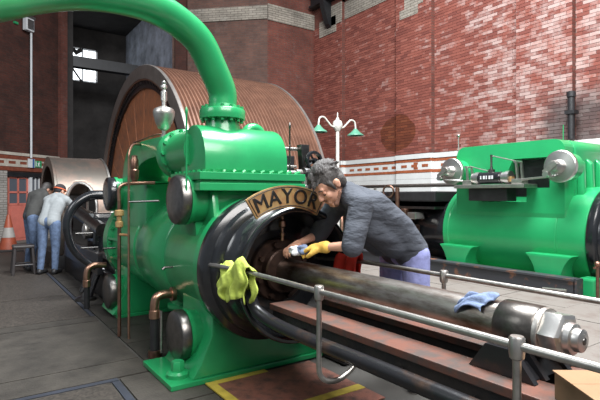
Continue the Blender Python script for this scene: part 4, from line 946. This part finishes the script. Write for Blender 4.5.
MB().lathe([(.093, .52), (.035, .80), (.03, .81)], (.80, 12.6, 0), UP, 24).build('upper_band', 'cone_orange', t)
t = thing('plastic_crate', (.3, 12.9, 0), 'dull red crate beside the traffic cone', 'crate')
MB().box(.15, .52, 12.7, 13.1, 0, .42).build('tub', 'door_frame', t, smooth=False, bevel=.02)
MB().box(.13, .54, 12.68, 13.12, .42, .46).build('rim', 'door_frame', t, smooth=False, bevel=.01)

# ================================================================== PEOPLE
def sphere_chain(mb, p0, r0, p1, r1):
    p0, p1 = Vector(p0), Vector(p1); L = (p1-p0).length; n = max(2, int(L/(max(min(r0, r1), .006)*.45))+1)
    for i in range(n+1):
        t = i/n; mb.sphere(p0.lerp(p1, t), r0+(r1-r0)*t, 12, 8)
def blob(name, m, parent, prims, vox, it=6, rough=0):
    mb = MB()
    for p in prims:
        if p[0] == 'c': sphere_chain(mb, *p[1:])
        else: mb.sphere(p[1], 1, 16, 12, p[2], p[3] if len(p) > 3 else None)
    o = mb.build(name, m, parent, smooth=False)
    r = o.modifiers.new('r', 'REMESH'); r.mode = 'VOXEL'; r.voxel_size = vox; r.use_smooth_shade = True
    s_ = o.modifiers.new('s', 'SMOOTH'); s_.iterations = it; s_.factor = .5
    dg = bpy.context.evaluated_depsgraph_get(); me = bpy.data.meshes.new_from_object(o.evaluated_get(dg))
    o.modifiers.clear(); old = o.data; o.data = me; bpy.data.meshes.remove(old); me.name = name
    me.materials.clear(); me.materials.append(MAT[m]); me.shade_smooth()
    return o
def basis(fwd, up):
    f = Vector(fwd).normalized(); u = Vector(up); l = u.cross(f).normalized(); u = f.cross(l).normalized()
    return Matrix((f, l, u)).transposed()      # columns: forward, left, up
def head_prims(c, B_):
    q = lambda x, y, z: Vector(c)+B_ @ Vector((x, y, z))
    P = [('e', q(-.008, 0, .035), (.098, .075, .092), B_), ('e', q(.035, 0, -.035), (.060, .060, .085), B_), ('e', q(.020, 0, -.065), (.062, .056, .05), B_),
         ('c', q(.070, -.012, -.108), .020, q(.070, .012, -.108), .020), ('c', q(.090, 0, .018), .011, q(.112, 0, -.022), .014), ('e', q(.104, 0, -.026), (.014, .019, .012), B_),
         ('c', q(.080, -.035, .030), .014, q(.084, 0, .026), .010), ('c', q(.080, .035, .030), .014, q(.084, 0, .026), .010),
         ('e', q(.068, .036, -.025), (.024, .024, .024), B_), ('e', q(.068, -.036, -.025), (.024, .024, .024), B_),
         ('c', q(.088, -.020, -.062), .009, q(.088, .020, -.062), .009), ('c', q(.086, -.018, -.076), .010, q(.086, .018, -.076), .010)]
    for s_ in (-1, 1): P += [('e', q(-.008, s_*.078, -.005), (.020, .010, .032), B_), ('e', q(-.012, s_*.083, .004), (.018, .008, .022), B_)]
    return P, q
def fingers(w, B_, s_, curl, r=.0095, spread=.011):
    # hand frame: x towards finger tips, y towards the thumb side, z back of the hand
    q = lambda x, y, z: Vector(w)+B_ @ Vector((x, y, z))
    P = [('e', q(.045, 0, 0), (.048, .040, .017), B_), ('c', q(0, 0, 0), .026, q(.03, 0, 0), .024)]
    for k, (yo, L) in enumerate(((.031, .072), (.011, .080), (-.010, .074), (-.030, .058))):
        p = q(.082, yo, 0); a = 0; prev = p; d = curl
        for seg, f in enumerate((.45, .32, .23)):
            a += d*(1 if seg else .7); nx = prev+B_ @ Vector((math.cos(a)*L*f, (yo*.15)*f, -math.sin(a)*L*f))
            P.append(('c', prev, r*(1-.08*seg), nx, r*(1-.08*(seg+1)))); prev = nx
    p0, p1, p2 = q(.015, .030, -.004), q(.048, .058, -.018), q(.075, .060, -.034)
    P += [('c', p0, .015, p1, .012), ('c', p1, .012, p2, .009)]
    return P
def person(name, label, J, mats, vox=.011, sc=1.0, face=True, gloves=True):
    root = thing(name, J['base'], label, 'person')
    V = {k: Vector(v) for k, v in J.items() if k not in ('base', 'head_fwd', 'head_up', 'hands', 'sleeve', 'extra')}
    Bh = basis(J['head_fwd'], J['head_up'])*1.0
    hp, q = head_prims(V['head'], Bh)
    if sc != 1: pass
    lat = (V['shL']-V['shR']).normalized(); hl = (V['hipL']-V['hipR']).normalized()
    def limbs(g, arms=True, legs=True):
        P = []
        if arms:
            for s_ in 'LR': P += [('c', V['sh'+s_], .052+g, V['el'+s_], .041+g), ('c', V['el'+s_], .040+g, V['wr'+s_], .027+g)]
        if legs:
            for s_ in 'LR': P += [('c', V['hip'+s_], .088+g, V['kn'+s_], .060+g), ('c', V['kn'+s_], .057+g, V['an'+s_], .040+g)]
        return P
    def torso(g):
        P = []
        for s_, k in ((1, .085), (-1, .085)):
            P += [('c', V['pelvis']+hl*s_*.07, .105+g, V['waist']+hl*s_*.055, .100+g), ('c', V['waist']+hl*s_*.055, .100+g, V['chest']+lat*s_*.075, .108+g)]
        P += [('c', V['shL'], .058+g, V['neck']+lat*.03, .062+g), ('c', V['shR'], .058+g, V['neck']-lat*.03, .062+g), ('c', V['chest'], .11+g, V['neck'], .06+g)]
        return P
    body = hp+[('c', V['neck'], .056, V['head']+Bh @ Vector((-.03, 0, -.05)), .054)]+torso(-.012)+limbs(-.006)
    for s_ in 'LR':
        f = V['wr'+s_]-V['el'+s_]; hb = basis(f, J['hands'][s_][0]); body += fingers(V['wr'+s_], hb, 1, J['hands'][s_][1])
        tf = V['toe'+s_]; body += [('c', V['an'+s_], .04, V['an'+s_]+Vector((0, 0, -.03)), .035)]
    b = blob('body', 'skin', root, body, vox*.55 if face else vox*.8, 3)
    # clothes
    sl = []
    for s_ in 'LR':
        k = J.get('sleeve', .95) if not isinstance(J.get('sleeve'), dict) else J['sleeve'][s_]
        if k <= 1: sl.append(('c', V['sh'+s_], .078, V['sh'+s_].lerp(V['el'+s_], k), .068))
        else: sl += [('c', V['sh'+s_], .066, V['el'+s_], .055), ('c', V['el'+s_], .055, V['el'+s_].lerp(V['wr'+s_], k-1), .042)]
    # soft folds: thin ridges across the sleeve and torso
    blob('shirt', mats['shirt'], b, torso(.016)+sl+J.get('extra', []), vox, 5)
    tr = limbs(.014, False)+[('c', V['pelvis']+hl*.06, .112, V['pelvis']-hl*.06, .112), ('c', V['pelvis'], .11, V['waist'].lerp(V['pelvis'], .5), .10)]
    blob('jeans', mats['jeans'], b, tr, vox, 4)
    for s_ in 'LR':
        a_ = V['an'+s_]; tf = V['toe'+s_]; d = (tf-a_); d.z = 0; d.normalize()
        blob('boot', 'boots', b, [('c', a_+Vector((0, 0, .02)), .052, Vector((a_.x, a_.y, .05)), .050), ('c', Vector((a_.x, a_.y, .045))-d*.03, .045, Vector((a_.x, a_.y, .042))+d*.15, .042)], vox, 3)
    return root, b, V, Bh, q

# ---- the man cleaning the gland
J = dict(base=(2.45, 2.25, 0), pelvis=(2.43, 2.26, .88), waist=(2.32, 2.26, 1.02), chest=(2.12, 2.29, 1.165), neck=(1.965, 2.315, 1.262), head=(1.825, 2.31, 1.318),
         shL=(1.93, 2.13, 1.185), shR=(2.04, 2.48, 1.20), elL=(1.835, 2.10, .955), elR=(1.98, 2.62, .98), wrL=(1.765, 2.30, .935), wrR=(1.80, 2.60, .93),
         hipL=(2.43, 2.16, .85), hipR=(2.45, 2.37, .85), knL=(2.42, 2.12, .47), knR=(2.46, 2.42, .47), anL=(2.50, 2.10, .09), anR=(2.54, 2.44, .09), toeL=(2.35, 2.10, 0), toeR=(2.40, 2.45, 0),
         head_fwd=(-.66, .03, -.75), head_up=(-.75, .03, .66), hands={'L': ((-.1, -.5, .9), .55), 'R': ((0, .2, 1), .6)}, sleeve={'L': 1.0, 'R': 1.0}, extra=[('c', (2.08, 2.2, 1.05), .09, (2.28, 2.2, .92), .085), ('c', (2.08, 2.34, 1.05), .09, (2.28, 2.34, .92), .085)])
m1, b1, V1, Bh, q = person('person', 'man in a dark grey shirt and yellow glove bending over the tail rod', J, dict(shirt='shirt', jeans='jeans'), .011)
# hair with tufts
hp_ = [('e', q(-.020, 0, .052), (.100, .083, .094), Bh), ('e', q(-.062, 0, .0), (.052, .070, .082), Bh)]
for s_ in (-1, 1): hp_ += [('c', q(.030, s_*.070, .035), .015, q(.022, s_*.074, -.022), .008), ('e', q(-.05, s_*.055, -.02), (.04, .03, .05), Bh)]
random.seed(3)
for k in range(110):
    th = random.uniform(0, 2*PI); ph = random.uniform(0, 1.5)
    n_ = Vector((math.sin(ph)*math.cos(th), math.sin(ph)*math.sin(th), math.cos(ph)))
    p = Vector((-.02+.100*n_.x, .083*n_.y, .052+.094*n_.z)); e_ = p+Vector((.028 if p.x > -.03 else -.02, n_.y*.008, -.012))+n_*.004
    hp_.append(('c', q(*p), .009, q(*e_), .005))
blob('hair', 'hair', b1, hp_, .0055, 2)
bp_ = [('c', q(.062, -.020, -.112), .021, q(.062, .020, -.112), .021), ('c', q(.062, .03, -.105), .018, q(.01, .060, -.065), .012), ('c', q(.062, -.03, -.105), .018, q(.01, -.060, -.065), .012), ('c', q(.097, -.018, -.050), .006, q(.097, .018, -.050), .006)]
blob('stubble', 'beard', b1, bp_, .005, 2)
for s_ in (-1, 1):
    e_ = MB().sphere(q(.0765, s_*.031, .003), .0115, 12, 8).build('eyelid', 'skin', b1)
    MB().tube(smooth_path([q(.083, s_*.020, -.004), q(.0885, s_*.031, -.0065), q(.083, s_*.042, -.004)], 4), .0022, 6).build('eye', 'leather', e_)
    blob('eyebrow', 'hair', b1, [('c', q(.093, s_*.018, .030), .005, q(.086, s_*.048, .032), .004)], .003, 1)
f = V1['wrL']-V1['elL']; hb = basis(f, J['hands']['L'][0])
gl = [(p[0], p[1], (p[2][0]*1.12, p[2][1]*1.12, p[2][2]*1.35), p[3]) if p[0] == 'e' else ('c', p[1], p[2]+.0035, p[3], p[4]+.0035) for p in fingers(V1['wrL'], hb, 1, .55)]
blob('glove', 'glove', b1, gl+[('c', V1['wrL'], .034, V1['wrL']-f.normalized()*.03, .038)], .006, 2)
# cleaning cloth in the gloved hand
hc = V1['wrL']+f.normalized()*.125
random.seed(5)
cl_ = [('e', hc+Vector((random.uniform(-.03, .03), random.uniform(-.02, .03), random.uniform(-.03, .01))), (random.uniform(.014, .026), random.uniform(.014, .026), random.uniform(.01, .02))) for k in range(12)]
wr_ = thing('wiping_cloth', hc, 'white and blue wiping cloth held in the yellow glove', 'rag')
blob('cloth', 'rag_white', wr_, [('e', p[1]+Vector((-.035, .035, -.008)), p[2]) for p in cl_], .006, 2)
blob('blue_fold', 'rag_blue', wr_, cl_, .006, 2)

# ---- two men at the crank
J = dict(base=(1.07, 8.3, 0), pelvis=(1.07, 8.28, .90), waist=(1.09, 8.33, 1.03), chest=(1.13, 8.42, 1.20), neck=(1.16, 8.49, 1.33), head=(1.19, 8.55, 1.42),
         shL=(.99, 8.53, 1.27), shR=(1.32, 8.39, 1.27), elL=(1.10, 8.72, 1.08), elR=(1.46, 8.50, 1.12), wrL=(1.28, 8.80, 1.05), wrR=(1.55, 8.68, 1.06),
         hipL=(.97, 8.30, .86), hipR=(1.17, 8.24, .86), knL=(.96, 8.30, .47), knR=(1.18, 8.26, .47), anL=(.94, 8.26, .09), anR=(1.18, 8.20, .09), toeL=(1.0, 8.45, 0), toeR=(1.25, 8.40, 0),
         head_fwd=(.6, .75, -.35), head_up=(.2, .25, .9), hands={'L': ((0, 0, 1), .5), 'R': ((0, 0, 1), .5)}, sleeve=1.8)
m2, b2, V2, Bh2, q2 = person('person', 'man in a pale grey sweatshirt and jeans with a black cap at the crank', J, dict(shirt='shirt_grey', jeans='jeans_blue'), .014)
blob('cap', 'cap_black', b2, [('e', q2(-.012, 0, .052), (.104, .084, .085), Bh2), ('e', q2(-.05, 0, .01), (.06, .072, .06), Bh2)], .008, 2)
bn = [q2(-.012+.108*math.cos(a), .088*math.sin(a), .035) for a in [2*PI*k/28 for k in range(29)]]
MB().tube(bn, .012, 8).build('cap_band', 'cap_band', b2)
m2.scale = (.92,)*3; m2.rotation_euler = (0, 0, -.35); m2.location = (1.10, 8.55, 0)
J = dict(base=(.95, 9.3, 0), pelvis=(.97, 9.2, .90), waist=(1.0, 9.22, 1.03), chest=(1.07, 9.27, 1.19), neck=(1.13, 9.31, 1.29), head=(1.22, 9.36, 1.33),
         shL=(1.0, 9.44, 1.24), shR=(1.16, 9.14, 1.24), elL=(1.06, 9.50, .98), elR=(1.18, 9.05, .98), wrL=(1.17, 9.55, .84), wrR=(1.2, 8.98, .85),
         hipL=(.95, 9.29, .86), hipR=(.98, 9.09, .86), knL=(.97, 9.31, .47), knR=(1.0, 9.08, .47), anL=(.92, 9.32, .09), anR=(.93, 9.06, .09), toeL=(1.08, 9.36, 0), toeR=(1.08, 9.08, 0),
         head_fwd=(.8, .2, -.5), head_up=(.4, .1, .8), hands={'L': ((0, 0, 1), .5), 'R': ((0, 0, 1), .5)}, sleeve=1.9)
m3, b3, V3, Bh3, q3 = person('person', 'stooping man in a dark jacket half hidden by the man in the cap', J, dict(shirt='jacket', jeans='jeans_blue'), .014)
blob('hair', 'hair', b3, [('e', q3(-.015, 0, .05), (.102, .083, .092), Bh3), ('e', q3(-.055, 0, .0), (.055, .072, .08), Bh3)], .008, 2)
m3.location.x -= .05
